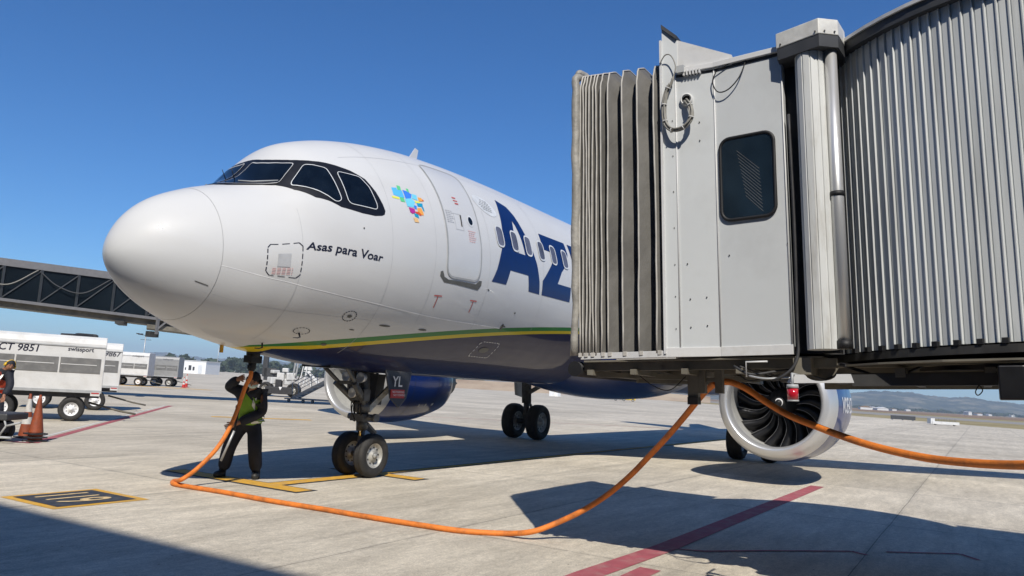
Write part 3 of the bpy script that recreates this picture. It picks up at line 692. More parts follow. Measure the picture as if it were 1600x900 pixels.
# small registration lettering and grab marks above the windows
# antenna
p0 = Vector(fsurf(5.85, PI/2)); a = MB()
a.add([p0+Vector(q) for q in ((-.16, .012, -.03), (.14, .012, -.03), (.20, .006, .32), (.10, .006, .34), (-.16, -.012, -.03), (.14, -.012, -.03), (.20, -.006, .32), (.10, -.006, .34))],
      [(0, 1, 2, 3), (7, 6, 5, 4), (0, 3, 7, 4), (1, 5, 6, 2), (3, 2, 6, 7)]); a.build('antenna', 'white', plane)

# belly fairing
def ell_loft(stations, n=40):
    V = []
    for x, y, z, ry, rz_ in stations: V += [(x, y+ry*math.cos(2*PI*k/n), z+rz_*math.sin(2*PI*k/n)) for k in range(n)]
    F = [(i*n+k, i*n+(k+1) % n, (i+1)*n+(k+1) % n, (i+1)*n+k) for i in range(len(stations)-1) for k in range(n)]
    F += [tuple(range(n))[::-1], tuple(range((len(stations)-1)*n, len(stations)*n))]
    return V, F
st = []
for i in range(25):
    t = i/24; b_ = math.sin(PI*min(1, max(0, t)))**.45; x = 10.3+t*10.6
    st.append((x, 0, 2.55, .15+2.05*b_, .06+.98*b_))
mb = MB(); v, f = ell_loft(st); mb.add(v, f, 0, True); mb.build('belly_fairing', 'navy', plane)
# wings, tail
def aero(root, tip, n=18):
    """root/tip: (LE point, chord, thickness)"""
    pr_ = []
    for k in range(n+1):
        c_ = .5*(1-math.cos(PI*k/n)); t_ = 5*(.2969*math.sqrt(c_)-.126*c_-.3516*c_**2+.2843*c_**3-.1036*c_**4); pr_.append((c_, t_))
    return [(c_, t_) for c_, t_ in pr_] + [(c_, -t_*.8) for c_, t_ in pr_[::-1][1:-1]]
def wing(name, secs, mt, vertical=False):
    base = aero(None, None); n = len(base); V = []
    for (le, ch, tk) in secs:
        for c_, t_ in base:
            V.append((le[0]+c_*ch, le[1]+(t_*ch*tk if vertical else 0), le[2]+(0 if vertical else t_*ch*tk)))
    F = [(i*n+k, i*n+(k+1) % n, (i+1)*n+(k+1) % n, (i+1)*n+k) for i in range(len(secs)-1) for k in range(n)]+[tuple(range(n)), tuple(range((len(secs)-1)*n, len(secs)*n))]
    mb = MB(); mb.add(V, F, 0, True); return mb.build(name, mt, plane)
for sd in (-1, 1):
    wing('wing', [((11.9, 1.0*sd, 2.55), 7.0, .15), ((12.4, 2.0*sd, 2.62), 6.3, .15), ((14.75, 6.4*sd, 3.0), 3.75, .12), ((19.9, 16.4*sd, 3.95), 1.6, .11), ((20.6, 17.1*sd, 4.5), 1.1, .1), ((21.9, 17.6*sd, 6.2), .5, .1)], 'silver')
    wing('tailplane', [((31.2, .6*sd, 5.0), 3.6, .1), ((34.6, 6.2*sd, 5.6), 1.3, .1)], 'white')
wing('fin', [((28.3, 0, 5.7), 6.2, .1), ((30.2, 0, 6.8), 5.0, .1), ((34.6, 0, 11.76), 1.9, .1)], 'navy', True)

# engines
def nac_r(x):      # outer radius along the nacelle, x measured from the lip
    X = np.array([0, .03, .10, .25, .5, 1.0, 1.6, 2.4, 3.2, 3.6]); Y = np.array([1.02, 1.085, 1.135, 1.185, 1.225, 1.265, 1.27, 1.215, 1.06, .96])
    return pchip(X, Y, np.asarray(x, float))
def engine(cy):
    E = (11.08, cy, 1.72); X0 = E[0]
    xs = np.linspace(.42, 3.6, 26)
    mb = MB(); mb.lathe([(x, float(nac_r(x))) for x in xs], E, (1, 0, 0), 72); mb.lathe([(3.6, .96), (3.55, .92), (2.9, .95)], E, (1, 0, 0), 72)
    cowl = mb.build('engine_cowling', 'blue', plane)
    mb = MB(); pr_ = [(float(x), float(nac_r(x))) for x in np.linspace(.415, .002, 18)]+[(-.012, 1.0), (-.004, .975), (.03, .95), (.10, .93), (.22, .925)]
    mb.lathe(pr_, E, (1, 0, 0), 72); mb.build('inlet_lip', 'silver', cowl)
    mb = MB(); mb.lathe([(.221, .923), (.5, .945), (.95, .985), (1.15, .99)], E, (1, 0, 0), 72); mb.build('inlet_duct', 'liner', cowl)
    mb = MB(); mb.lathe([(1.32, .99), (1.32, .02)], E, (1, 0, 0), 48); mb.lathe([(1.15, .99), (1.32, .99)], E, (1, 0, 0), 48); mb.build('fan_case', 'dark', cowl)
    mb = MB(); mb.lathe([(.52, .0), (.54, .05), (.62, .12), (.80, .24), (.98, .32), (1.05, .335), (1.25, .335)], E, (1, 0, 0), 40); sp_ = mb.build('spinner', 'black', cowl)
    sw = MB(); pts = []
    for k in range(12):
        a_ = .3+k*.34; r_ = .055+.0035*k; xx = .545+(r_-.05)/(.07)*.075
        pts.append(Vector(E)+Vector((xx-.035, r_*math.cos(a_), r_*math.sin(a_))))
    sw.tube(pts, [.006+.010*math.sin(PI*k/11) for k in range(12)], 6); sw.build('spinner_mark', 'whitetext', cowl)
    # one blade, then 17 copies
    base = MB(); V = []; n = 10
    for i in range(n+1):
        t = i/n; r_ = .30+t*.675; sweep = .10*math.sin(t*PI*1.2)-.09*t; tw = math.radians(28+34*t); ch = .20+.13*math.sin(PI*min(1, t*1.05)*.8)
        for s_, th_ in ((-.5, 0), (0, .012), (.5, 0), (0, -.012)):
            ax = s_*ch*math.cos(tw)+sweep*.4; tg = s_*ch*math.sin(tw)+th_+sweep
            ang = tg/max(r_, .3); V.append((1.02+ax, r_*math.sin(ang), r_*math.cos(ang)))
    F = [(4*i+k, 4*i+(k+1) % 4, 4*i+4+(k+1) % 4, 4*i+4+k) for i in range(n) for k in range(4)]
    base.add(V, F, 0, True); E_ = [(4*i, 4*i+4) for i in range(n)]
    le = [Vector(V[4*i]) for i in range(n+1)]; base.tube(le, .0045, 5, mi=1)
    b0 = base.build('fan_blade', ['fanblade', 'titan'], cowl, loc=E)
    for k in range(1, 18):
        c_ = b0.copy(); C.objects.link(c_); c_.parent = cowl; c_.rotation_euler = (2*PI*k/18+.1, 0, 0)
    mb = MB(); mb.lathe([(2.9, .70), (3.8, .62), (4.5, .45), (4.5, .40), (3.9, .3)], E, (1, 0, 0), 40); mb.lathe([(3.9, .3), (4.7, .2), (5.2, .02)], E, (1, 0, 0), 30); mb.build('exhaust_nozzle', 'gearpaint', cowl)
    mb = MB(); mb.add([(X0+1.3, cy-.12, 2.85), (X0+1.3, cy+.12, 2.85), (X0+5.2, cy+.2, 3.0), (X0+5.2, cy-.2, 3.0), (X0+1.5, cy-.06, 3.12), (X0+1.5, cy+.06, 3.12), (X0+5.2, cy+.12, 3.3), (X0+5.2, cy-.12, 3.3), (X0+5.0, cy, 2.2), (X0+3.4, cy, 2.3)],
                        [(4, 5, 6, 7), (0, 4, 7, 3), (1, 2, 6, 5), (0, 1, 5, 4), (0, 3, 8, 9), (1, 9, 8, 2), (2, 8, 3), (2, 3, 7, 6)]); mb.build('engine_pylon', 'white', plane)
    # decals on the port side of the cowl; angle 0 = -y, up positive
    def mp(X, T, off):
        r_ = nac_r(X-X0)+off; return np.stack([X, cy-r_*np.cos(T), 1.72+r_*np.sin(T)], -1)
    return cowl, mp, X0
for cy in (-5.75, 5.75):
    cowl, mp, X0 = engine(cy)
    g = []
    for t in (-.62,):
        for k, (w1, h1) in enumerate(((.05, .07), (.05, .08), (.10, .08))):
            x0 = X0+(1.05+.17*k if cy < 0 else 1.75+.35*k); g.append(([(x0, t*RS), (x0+w1, t*RS), (x0+w1+.02, t*RS+h1*1.6), (x0+.02, t*RS+h1*1.6)], [(0, 1, 2, 3)]))
    decal('cowl_marking', g, 'palemark', cowl, .006, mp)
    decal('cowl_seam', [stroke([(X0+1.28, -1.5), (X0+1.28, 1.2)], .012, False), stroke([(X0+2.55, -1.5), (X0+2.55, 1.2)], .012, False)], 'dark', cowl, .005, mp)
    v, f = text_mesh('VOEAZUL', 1.0, bold=.02); w_ = max(q[0] for q in v); sc = 1.55/w_
    decal('cowl_lettering', [([(X0+.72+q[0]*sc, -.22+q[1]*.72) for q in v], f)], 'whitetext', cowl, .006, mp) if cy < 0 else None
    decal('cowl_strake', [stroke([(X0+.9, .75), (X0+1.7, .62)], .02, False)], 'silver', cowl, .03, mp)

# wheels
def wheel(name, c_, R, wd, parent, ax=(0, 1, 0), rim_mat='rim', sub=True, offset=.0):
    a = Vector(ax).normalized(); h = wd/2; rr = R*.56
    mb = MB(); pr_ = [(-h*.72, rr), (-h*.95, R*.70), (-h, R*.82), (-h*.86, R*.93), (-h*.55, R*.985), (-h*.2, R), (-h*.17, R*.985), (-h*.13, R), (h*.13, R), (h*.17, R*.985), (h*.2, R), (h*.55, R*.985), (h*.86, R*.93), (h, R*.82), (h*.95, R*.70), (h*.72, rr)]
    mb.lathe(pr_, c_, a, 40); o = mb.build(name, 'tyre', parent)
    mb = MB(); mb.lathe([(-h*.72, rr*1.02), (-h*.66, rr*.93), (-h*.35, rr*.88), (-h*.3, rr*.45), (-h*.62, rr*.40), (-h*.66, rr*.22), (-h*.92, rr*.2), (-h*.94, .001)], c_, a, 32)
    mb.lathe([(h*.72, rr*1.02), (h*.66, rr*.93), (h*.35, rr*.88), (h*.3, rr*.45), (h*.62, rr*.40), (h*.66, rr*.22), (h*.92, rr*.2), (h*.94, .001)], c_, a, 32)
    u = a.orthogonal().normalized(); v_ = a.cross(u)
    for k in range(9):
        q = Vector(c_)+(u*math.cos(2*PI*k/9)+v_*math.sin(2*PI*k/9))*rr*.66
        mb.cyl(q-a*h*.42, q-a*h*.28, rr*.07, n=6, mi=1); mb.cyl(q+a*h*.28, q+a*h*.42, rr*.07, n=6, mi=1)
    mb.build('wheel_rim', [rim_mat, 'dark'], o); return o
NX = 5.07
for y in (-.25, .25): wheel('nose_wheel', (NX, y, .38), .38, .225, plane)
g = MB()
g.cyl((NX, -.34, .38), (NX, .34, .38), .05); g.cyl((NX, 0, .36), (NX-.02, 0, .98), .062, .062, 20); g.cyl((NX-.01, 0, .80), (NX-.03, 0, 1.0), .10, .10, 20)
g.build('gear_axle_fork', 'gearpaint', plane)
g = MB(); g.cyl((NX-.02, 0, .98), (NX-.10, 0, 2.1), .105, .12, 24); g.box((NX-.03, 0, 1.02), (.30, .30, .12)); g.cyl((NX-.03, -.30, 1.03), (NX-.03, .30, 1.03), .055, n=14)
g.cyl((NX-.03, -.34, 1.03), (NX-.03, -.28, 1.03), .075, n=14); g.cyl((NX-.04, 0, 1.12), (NX-.05, 0, 1.30), .15, .15, 22)
g.box((NX-.16, -.02, 1.42), (.16, .34, .20)); g.build('nose_gear_strut', 'gearpaint', plane)
g = MB(); g.cyl((NX-.03, 0, .70), (NX-.03, 0, .99), .055, n=18); g.build('oleo_piston', 'chrome', plane)
g = MB()
for y in (-.08, .08): g.beam((NX+.03, y, .92), (NX+.33, y*.5, .74), .03, .05); g.beam((NX+.02, y, .50), (NX+.33, y*.5, .72), .03, .05)
g.build('torque_link', 'gearpaint', plane)
g = MB()
for y in (-.22, .22): g.cyl((NX-.05, y*.5, 1.28), (NX-.95, y*1.3, 1.98), .035, n=10); g.cyl((NX-.05, y*.3, 1.22), (NX-.55, y, 1.62), .05, n=10)
g.beam((NX-.5, -.25, 1.62), (NX-.5, .25, 1.62), .06, .06); g.build('drag_brace', 'gearpaint', plane)
g = MB(); g.beam((NX-.02, -.10, 1.15), (NX+.62, -.36, 1.86), .07, .09); g.beam((NX-.02, .10, 1.15), (NX+.62, .36, 1.86), .07, .09); g.build('side_brace', 'rim', plane)
g = MB(); random.seed(3)
for k in range(9):
    a0 = random.uniform(-.16, .16); pts = [(NX-.12+random.uniform(-.05, .05), a0, .95), (NX-.2+random.uniform(-.06, .06), a0*1.3, 1.2), (NX-.15+random.uniform(-.1, .1), a0*.8, 1.5), (NX-.3, a0*1.5, 1.95)]
    g.tube(catmull(pts, 5), .011, 6)
g.build('hydraulic_line', 'black', plane)
for y, z in ((-.17, 1.72), (.17, 1.72), (0, 1.45)):
    l_ = MB(); l_.lathe([(.09, .02), (.07, .07), (0, .09), (-.03, .092), (-.03, .08), (-.015, .001)], (NX-.32, y, z), (1, 0, 0), 20); l_.build('landing_light', 'silver', plane)
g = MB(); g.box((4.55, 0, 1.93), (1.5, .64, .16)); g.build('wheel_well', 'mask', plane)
# doors: two forward leaves closed, rear leaf with letters
g = MB(); q = [(NX-.05, -.46, 1.92), (NX+.72, -.47, 1.90), (NX+.56, -.50, 1.40), (NX+.35, -.51, 1.22), (NX+.10, -.50, 1.38)]; g.extr(q, (0, .03, 0)); rd = g.build('nose_gear_door', 'doorgrey', plane, .01)
flat_text('door_lettering', 'YL', .26, (NX+.11, -.512, 1.60), (1, 0, 0), (0.06, 0, 1), 'whitetext', rd, bold=.003)
g = MB(); g.box((NX+.27, -.517, 1.47), (.38, .01, .15)); g.build('warning_placard', 'red', rd)
flat_text('placard_lettering', 'NO PARKING\n  NO TOWING', .055, (NX+.12, -.524, 1.485), (1, 0, 0), (0, 0, 1), 'whitetext', rd)
g = MB(); g.extr([(NX-.05, .46, 1.92), (NX+.72, .47, 1.90), (NX+.56, .50, 1.35), (NX+.10, .50, 1.38)], (0, -.03, 0)); g.build('nose_gear_door', 'doorgrey', plane)
g = MB(); g.extr([(NX+.14, -.10, 1.25), (NX+.34, -.10, 1.25), (NX+.42, -.10, 1.8), (NX+.2, -.10, 1.8)], (0, .2, 0)); g.build('gear_actuator', 'dark', plane)
# main gear
for sd in (-1, 1):
    for y in (3.33, 4.26): wheel('main_wheel', (17.71, y*sd, .585), .585, .43, plane)
    g = MB(); g.cyl((17.71, 3.25*sd, .585), (17.71, 4.34*sd, .585), .09); g.cyl((17.71, 3.795*sd, .5), (17.68, 3.80*sd, 1.45), .10, .10, 18); g.cyl((17.69, 3.8*sd, 1.2), (17.6, 3.85*sd, 2.95), .16, .17, 20)
    g.beam((17.66, 3.8*sd, 1.5), (17.6, 2.2*sd, 2.4), .12, .12); g.build('main_gear_strut', 'gearpaint', plane)
    g = MB(); g.beam((17.75, 3.85*sd, .78), (18.15, 3.85*sd, 1.05), .08, .06); g.beam((18.15, 3.85*sd, 1.05), (17.72, 3.82*sd, 1.38), .08, .06); g.build('torque_link', 'gearpaint', plane)
    g = MB(); g.extr([(17.15, 4.12*sd, 2.85), (18.25, 4.12*sd, 2.85), (18.15, 4.10*sd, 1.55), (17.9, 4.10*sd, 1.38), (17.45, 4.10*sd, 1.45)], (0, .04*sd, 0)); g.build('main_gear_door', 'palemark', plane)
# yellow strap flags under the nose
g = MB(); q = Vector(fsurf(2.05, -1.72)); g.box(q+Vector((.0, 0, -.05)), (.03, .05, .12)); g.build('streamer_pin', 'yellow', plane)

# hose connector, sits in the aircraft's ground socket
CX, CY = 2.54, .08
cn = MB(); cn.cyl((CX, CY, 2.06), (CX, CY, 1.93), .11, .10, 20); cn.box((CX, CY, 1.90), (.22, .17, .11)); cn.cyl((CX, CY, 1.87), (CX-.01, CY, 1.72), .065, .05, 16); cn.box((CX-.01, CY, 1.78), (.14, .05, .06))
# hoses
def hose(name, pts, r, label, mt='orange', k=10):
    mb = MB(); P = catmull(pts, k); mb.tube(P, r, 14)
    return mb
r_h = .032
HB = pt(1118, 598, 7.65)
W1 = at(-4.30, 12.42, 1.50); W2 = at(-4.42, 12.35, 1.25)
H1 = [(CX-.01, CY, 1.76), pt(391, 590, 12.02), pt(384, 603, 12.05), pt(371, 640, 12.05), pt(357, 672, 12.0), pt(337, 703, 11.9), pt(307, 733, 11.75), pt(284, 749, 11.5)]+[gp(a, b)+Vector((0, 0, .034)) for a, b in ((272, 755), (269, 758), (276, 761), (300, 765), (350, 773), (420, 786), (500, 799), (575, 812), (650, 824), (720, 834), (785, 838))]+[pt(830, 831, 9.2), pt(870, 817, 9.25), pt(910, 798, 9.15), pt(945, 776, 9.15), pt(968, 758, 9.1), pt(990, 738, 9.0), pt(1015, 712, 8.8), pt(1042, 683, 8.5), pt(1072, 648, 8.15), pt(1098, 616, 7.85), HB]
hs1 = thing('ground_hose', 'long orange hose lying on the apron from jet bridge to aircraft nose', 'hose', (1.8, -2.2, 0))
mb = hose('h', [Vector(q)-Vector((1.8, -2.2, 0)) for q in H1], r_h, ''); mb.build('hose', 'orange', hs1)
cn.v = [(a-1.8, b+2.2, c_) for a, b, c_ in cn.v]; cn.build('hose_connector', 'black', hs1, .01)
def atp(px, dep, y):  # a point at a given depth seen at picture column/row: used only to lay the second hose out
    lat = (px-800)/1227*dep; return lat
H2 = [HB]+[pt(a, b, c_) for a, b, c_ in ((1140, 597, 7.6), (1167, 608, 7.55), (1200, 630, 7.45), (1233, 649, 7.3), (1277, 667, 7.0), (1317, 682, 6.7), (1357, 695, 6.45), (1400, 706, 6.2), (1450, 716, 5.9), (1500, 722, 5.6), (1560, 726, 5.25), (1620, 726, 4.9), (1700, 718, 4.5), (1800, 690, 4.1))]
mb = MB(); mb.tube(catmull(H2, 8), .030, 14)
tag(mb.build('hanging_hose', 'orange'), 'orange hose sagging from the jet bridge bracket to the right past the engine', 'hose')

# ================================================================== NEAR JET BRIDGE
jb = thing('jet_bridge', 'grey jet bridge with ribbed curved wall and pleated bellows hood facing the airliner', 'jet bridge', (2.85, -7.4, 2.09))
OFF = Vector((2.85, -7.4, 2.09)); jb.rotation_euler = (math.radians(-3), 0, 0)
def bj(mb, name, mt, bevel=0, parent=None):
    mb.v = [tuple(Vector(q)-OFF) for q in mb.v]; return mb.build(name, mt, parent or jb, bevel)
ZB0, ZT0 = 2.09, 4.81
Apt, Bpt, Cpt, Dpt = Vector((1.26, -6.02, 0)), Vector((1.17, -6.965, 0)), Vector((1.22, -7.455, 0)), Vector((1.17, -8.085, 0))
B2 = Vector((1.19, -7.09, 0))
def wallp(mb, a, b, z0, z1, th=.06, mi=0):
    d = (b-a).normalized(); nrm = Vector((-d.y, d.x, 0)); nrm = nrm if nrm.x > 0 else -nrm
    q = [a, b, b+nrm*th, a+nrm*th]; mb.prism([(p_.x, p_.y) for p_ in q], z0, z1, mi)
# bellows
XF = 4.35     # far side of the cab
def ring(t, inset, ztop):
    """U-shaped frame at fraction t from mouth to bulkhead"""
    a = Apt.lerp(Bpt, t); x0 = a.x+inset; y = a.y
    x1 = XF+.05-inset; z1 = ztop-inset
    k = .22
    return [(x0, y, 2.13), (x0, y, 3.0), (x0, y, 4.0), (x0, y, z1-k), (x0+k*.3, y, z1-k*.3), (x0+k, y, z1), ((x0+x1)/2, y+.0, z1+.04), (x1-k, y, z1), (x1-k*.3, y, z1-k*.3), (x1, y, z1-k), (x1, y, 4.0), (x1, y, 2.13)]
rid = [0.02, .06, .10, .135, .175, .22, .28, .36, .53, .71, .90]
val = [.04, .08, .118, .155, .20, .25, .325, .47, .655, .85, .985]
seq = []
rr_ = random.Random(2)
for a_, b_ in zip(rid, val): seq += [(a_, 0.0, 1), (b_, .055+.12*min(.35, (b_-a_))/.14*.8, 0)]
zt_ = lambda t: 5.13-.11*t
mb = MB(); rings = []
for t, ins, rd_ in seq:
    R0 = [Vector(q) for q in ring(t, ins, zt_(t))]
    R1 = []
    for i in range(len(R0)-1):
        for j in range(4):
            q = R0[i].lerp(R0[i+1], j/4); q.y += .005*math.sin(q.z*2.1+t*40)+rr_.uniform(-.003, .003); q.x += rr_.uniform(-.004, .004); R1.append(q)
    R1.append(R0[-1]); rings.append(R1)
n = len(rings[0]); V = [q for R in rings for q in R]
F = [(i*n+k, i*n+k+1, (i+1)*n+k+1, (i+1)*n+k) for i in range(len(rings)-1) for k in range(n-1)]
mb.add(V, F, 0, False); bel = bj(mb, 'bellows', 'bellows')
for i in range(0, len(rings), 2):
    e = MB(); e.tube([q+Vector((-.004, 0, .002)) for q in rings[i]], .009, 6); bj(e, 'bellows_rib', 'bellowedge', parent=bel)
# mouth pad
mb = MB(); R = [Vector(q) for q in ring(-.03, -.01, 5.12)]; pts = catmull(R, 5)
pts = [q+Vector((rr_.uniform(-.012, .012), rr_.uniform(-.012, .012), 0)) for q in pts]
mb.tube(pts, [.042+rr_.uniform(-.007, .007) for _ in pts], 12); bj(mb, 'mouth_pad', 'canvas')
mb = MB(); mb.cyl((1.24, -5.99, 2.00), (XF+.05, -5.99, 2.00), .075, n=20); bj(mb, 'bumper', 'black')
# bulkhead between bellows and cab
mb = MB(); b_ = B2+Vector((0, -.02, 0)); mb.extr([(Bpt.x, Bpt.y, ZB0+.085), (b_.x, b_.y, ZB0+.085), (b_.x, b_.y, 5.17), (Bpt.x, Bpt.y, 5.30)], (.05, .01, 0)); bj(mb, 'bulkhead_panel', 'cab')
mb = MB(); mb.box((2.8, -7.02, 5.08), (3.2, .08, .16)); mb.extr([(1.15, -6.965, 5.30), (1.16, -7.11, 5.165), (1.16, -7.12, 5.195), (1.15, -6.965, 5.345)], (.14, .0, .0), 1); mb.box((XF, -7.02, 3.6), (.06, .16, 3.0))
bj(mb, 'bulkhead_frame', ['cab', 'fascia'])
mb = MB(); mb.extr([(1.20, -7.105, 4.80), (1.20, -7.105, 5.17), (1.20, -7.63, 4.90), (1.20, -7.64, 4.80)], (.03, 0, 0)); mb.add([(1.20, -7.10, 5.165), (XF, -7.10, 5.165), (XF, -7.63, 4.895), (1.20, -7.63, 4.895)], [(0, 1, 2, 3)]); bj(mb, 'roof_hood', 'cabwhite')
mb = MB(); mb.box((1.16, -6.955, 3.65), (.025, .02, 3.06)); bj(mb, 'bulkhead_trim', 'cabwhite')
# cab wall with its window hole built as panels around it
def on(a, b, u, z, out=0.0):
    d = (b-a).normalized(); nrm = Vector((d.y, -d.x, 0)); nrm = nrm if nrm.x < 0 else -nrm
    q = a+d*u+nrm*out; return Vector((q.x, q.y, z))
mb = MB(); wallp(mb, B2, Cpt, ZB0+.07, ZT0, .06); wallp(mb, Cpt, Dpt, ZB0+.07, ZT0, .06); cabw = bj(mb, 'cab_wall', 'cab')
mb = MB(); mb.prism([(1.30, -7.4), (1.26, -8.1), (1.4, -8.3), (XF-.1, -8.3), (XF, -7.1), (1.3, -7.0)], ZB0+.01, ZB0+.06); bj(mb, 'cab_floor', 'underdark')
mb = MB(); mb.box((XF, -7.6, 3.45), (.06, 1.0, 2.7)); bj(mb, 'cab_wall', 'cab')
for (a, b, u, z0, z1) in ((B2, Cpt, .0, 2.18, 4.8), (Cpt, Dpt, .0, 2.18, 4.8), (Cpt, Dpt, .625, 2.18, 4.8)):
    e = MB(); p_ = on(a, b, u, 0, .006); e.cyl((p_.x, p_.y, z0), (p_.x, p_.y, z1), .007, n=6); bj(e, 'panel_joint', 'cabwhite', parent=cabw)
e = MB()
for a, b, u, z in ((B2, Cpt, .10, 2.62), (B2, Cpt, .25, 2.63), (B2, Cpt, .10, 2.36), (B2, Cpt, .25, 2.37), (B2, Cpt, .22, 4.12), (B2, Cpt, .22, 4.30), (Cpt, Dpt, .10, 3.0), (Cpt, Dpt, .62, 3.05), (B2, Cpt, .08, 2.95)):
    p_ = on(a, b, u, z); q_ = on(a, b, u, z, .010); e.cyl(p_, q_, .006, n=8)
bj(e, 'rivet', 'underdark', parent=cabw)
e = MB()
for z in (2.35, 2.65, 2.95, 3.3, 3.65, 4.0, 4.35, 4.7):
    p_ = on(Bpt, B2, .09, z); q_ = on(Bpt, B2, .09, z, .010); e.cyl(p_, q_, .005, n=8)
bj(e, 'rivet', 'underdark', parent=cabw)
# window
def rrect(u0, u1, z0, z1, r, k=6):
    out = []
    for cx_, cz_, a0 in ((u1-r, z1-r, 0), (u0+r, z1-r, PI/2), (u0+r, z0+r, PI), (u1-r, z0+r, 1.5*PI)):
        for j in range(k+1): a_ = a0+PI/2*j/k; out.append((cx_+r*math.cos(a_), cz_+r*math.sin(a_)))
    return out
WU0, WU1, WZ0, WZ1 = .045, .535, 3.32, 4.09
L = rrect(WU0, WU1, WZ0, WZ1, .09); e = MB(); e.extr([on(Cpt, Dpt, u, z, .004) for u, z in L], on(Cpt, Dpt, 0, 0, .012)-on(Cpt, Dpt, 0, 0)); wn_ = bj(e, 'cab_window', 'cabglass')
e = MB(); e.tube([on(Cpt, Dpt, u, z, .014) for u, z in L], .016, 8, closed=True); bj(e, 'window_seal', 'black', parent=wn_)
# a torn sticker pattern inside the glass
e = MB()
for k in range(13):
    u0 = .20+.006*k; z0 = 3.96-k*.036; a = on(Cpt, Dpt, u0, z0, .0175); b = on(Cpt, Dpt, min(.50, u0+.20-.004*k), z0-.20+.003*k, .0175); e.beam(a, b, .0012, .0025)
bj(e, 'glass_streaks', 'curtain', parent=wn_)
# base lip
e = MB(); wallp(e, Apt+Vector((-.01, -.03, 0)), Bpt+Vector((-.012, 0, 0)), ZB0, ZB0+.06, .05); wallp(e, Bpt+Vector((-.012, 0, 0)), Cpt+Vector((-.012, 0, 0)), ZB0, ZB0+.085, .05); wallp(e, Cpt+Vector((-.014, 0, 0)), Dpt+Vector((-.012, 0, 0)), ZB0, ZB0+.085, .05)
bj(e, 'base_rail', 'cabwhite', .003)
# small clamps along the bellows foot
for t in [.03, .10, .18, .30, .38, .55, .73, .93]:
    p_ = Apt.lerp(Bpt, t); e = MB(); e.box((p_.x-.008, p_.y, 2.135), (.02, .035, .04)); bj(e, 'bellows_clamp', 'bellowedge')
# roof
e = MB(); e.prism([(1.155, -7.12), (1.185, -7.455), (1.135, -8.10), (1.3, -8.3), (XF+.1, -8.3), (XF+.1, -7.12)], ZT0, ZT0+.05); rf = bj(e, 'cab_roof', 'cabwhite', .004)
e = MB(); wallp(e, B2+Vector((-.006, 0, 0)), Cpt+Vector((-.006, 0, 0)), ZT0-.03, ZT0-.002, .03); wallp(e, Cpt+Vector((-.006, 0, 0)), Dpt+Vector((-.006, 0, 0)), ZT0-.03, ZT0-.002, .03); bj(e, 'gutter_shade_strip', 'fascia', parent=rf)  # dark strip on the wall painting the shade under the roof edge
# white cable clips and their loop
for k in range(6):
    p_ = on(B2, Cpt, .09+k*.030, 0, .02); e = MB(); e.box((p_.x, p_.y, ZT0-.01), (.05, .013, .05)); bj(e, 'cable_clip', 'cabwhite')
e = MB(); p_ = on(B2, Cpt, .06, 0, .03); e.box((p_.x, p_.y, ZT0+.03), (.06, .07, .07), mi=0); bj(e, 'cable_box', 'seal')
e = MB()
P = [on(Bpt, B2, -.02, 4.93, .03), on(Bpt, B2, .04, 5.00, .06), on(Bpt, B2, .10, 4.98, .07), on(Bpt, B2, .14, 4.86, .07), on(Bpt, B2, .10, 4.72, .06), on(Bpt, B2, .05, 4.60, .05), on(Bpt, B2, .03, 4.44, .05), on(Bpt, B2, .05, 4.30, .06), on(Bpt, B2, .12, 4.22, .09), on(Bpt, B2, .22, 4.23, .11), on(Bpt, B2, .29, 4.31, .11), on(Bpt, B2, .29, 4.42, .10), on(Bpt, B2, .25, 4.50, .06), on(Bpt, B2, .23, 4.53, .0)]
PP = catmull(P, 8); e.tube(PP, [.006]*30+[.013]*(len(PP)-30), 8)
e.tube([q+Vector((-.014, .022, .0)) for q in PP[34:-2]], .011, 8); e.tube([q+Vector((-.028, .0, .012)) for q in PP[34:-2]], .009, 8)
cb_ = bj(e, 'control_cable', 'cable')
for k in range(36, len(PP)-6, 9):
    d = (PP[k+1]-PP[k]).normalized(); e = MB(); e.cyl(PP[k]-d*.004+Vector((-.012, .010, 0)), PP[k]+d*.004+Vector((-.012, .010, 0)), .028, n=12); bj(e, 'cable_tie', 'cabwhite', parent=cb_)
e = MB(); c0 = on(Bpt, B2, .23, 4.54); c1 = on(Bpt, B2, .23, 4.54, .05); nn = (c1-c0).normalized(); e.lathe([(0, .062), (.04, .058), (.045, .045), (.008, .043)], c0, nn, 24); e.lathe([(.010, .043), (.010, .001)], c0, nn, 24, mi=1); bj(e, 'cable_port', ['cabwhite', 'black'])
e = MB(); P = [on(Cpt, Dpt, .03, 4.76, .03), on(Cpt, Dpt, .0, 4.66, .04), on(Cpt, Dpt, .05, 4.55, .05), on(Cpt, Dpt, .15, 4.55, .05), on(Cpt, Dpt, .26, 4.66, .04), on(Cpt, Dpt, .30, 4.84, .0), on(Cpt, Dpt, .18, 4.82, .02), on(Cpt, Dpt, .03, 4.76, .03)]
e.tube(catmull(P, 8), .006, 6); bj(e, 'loose_wire', 'black')
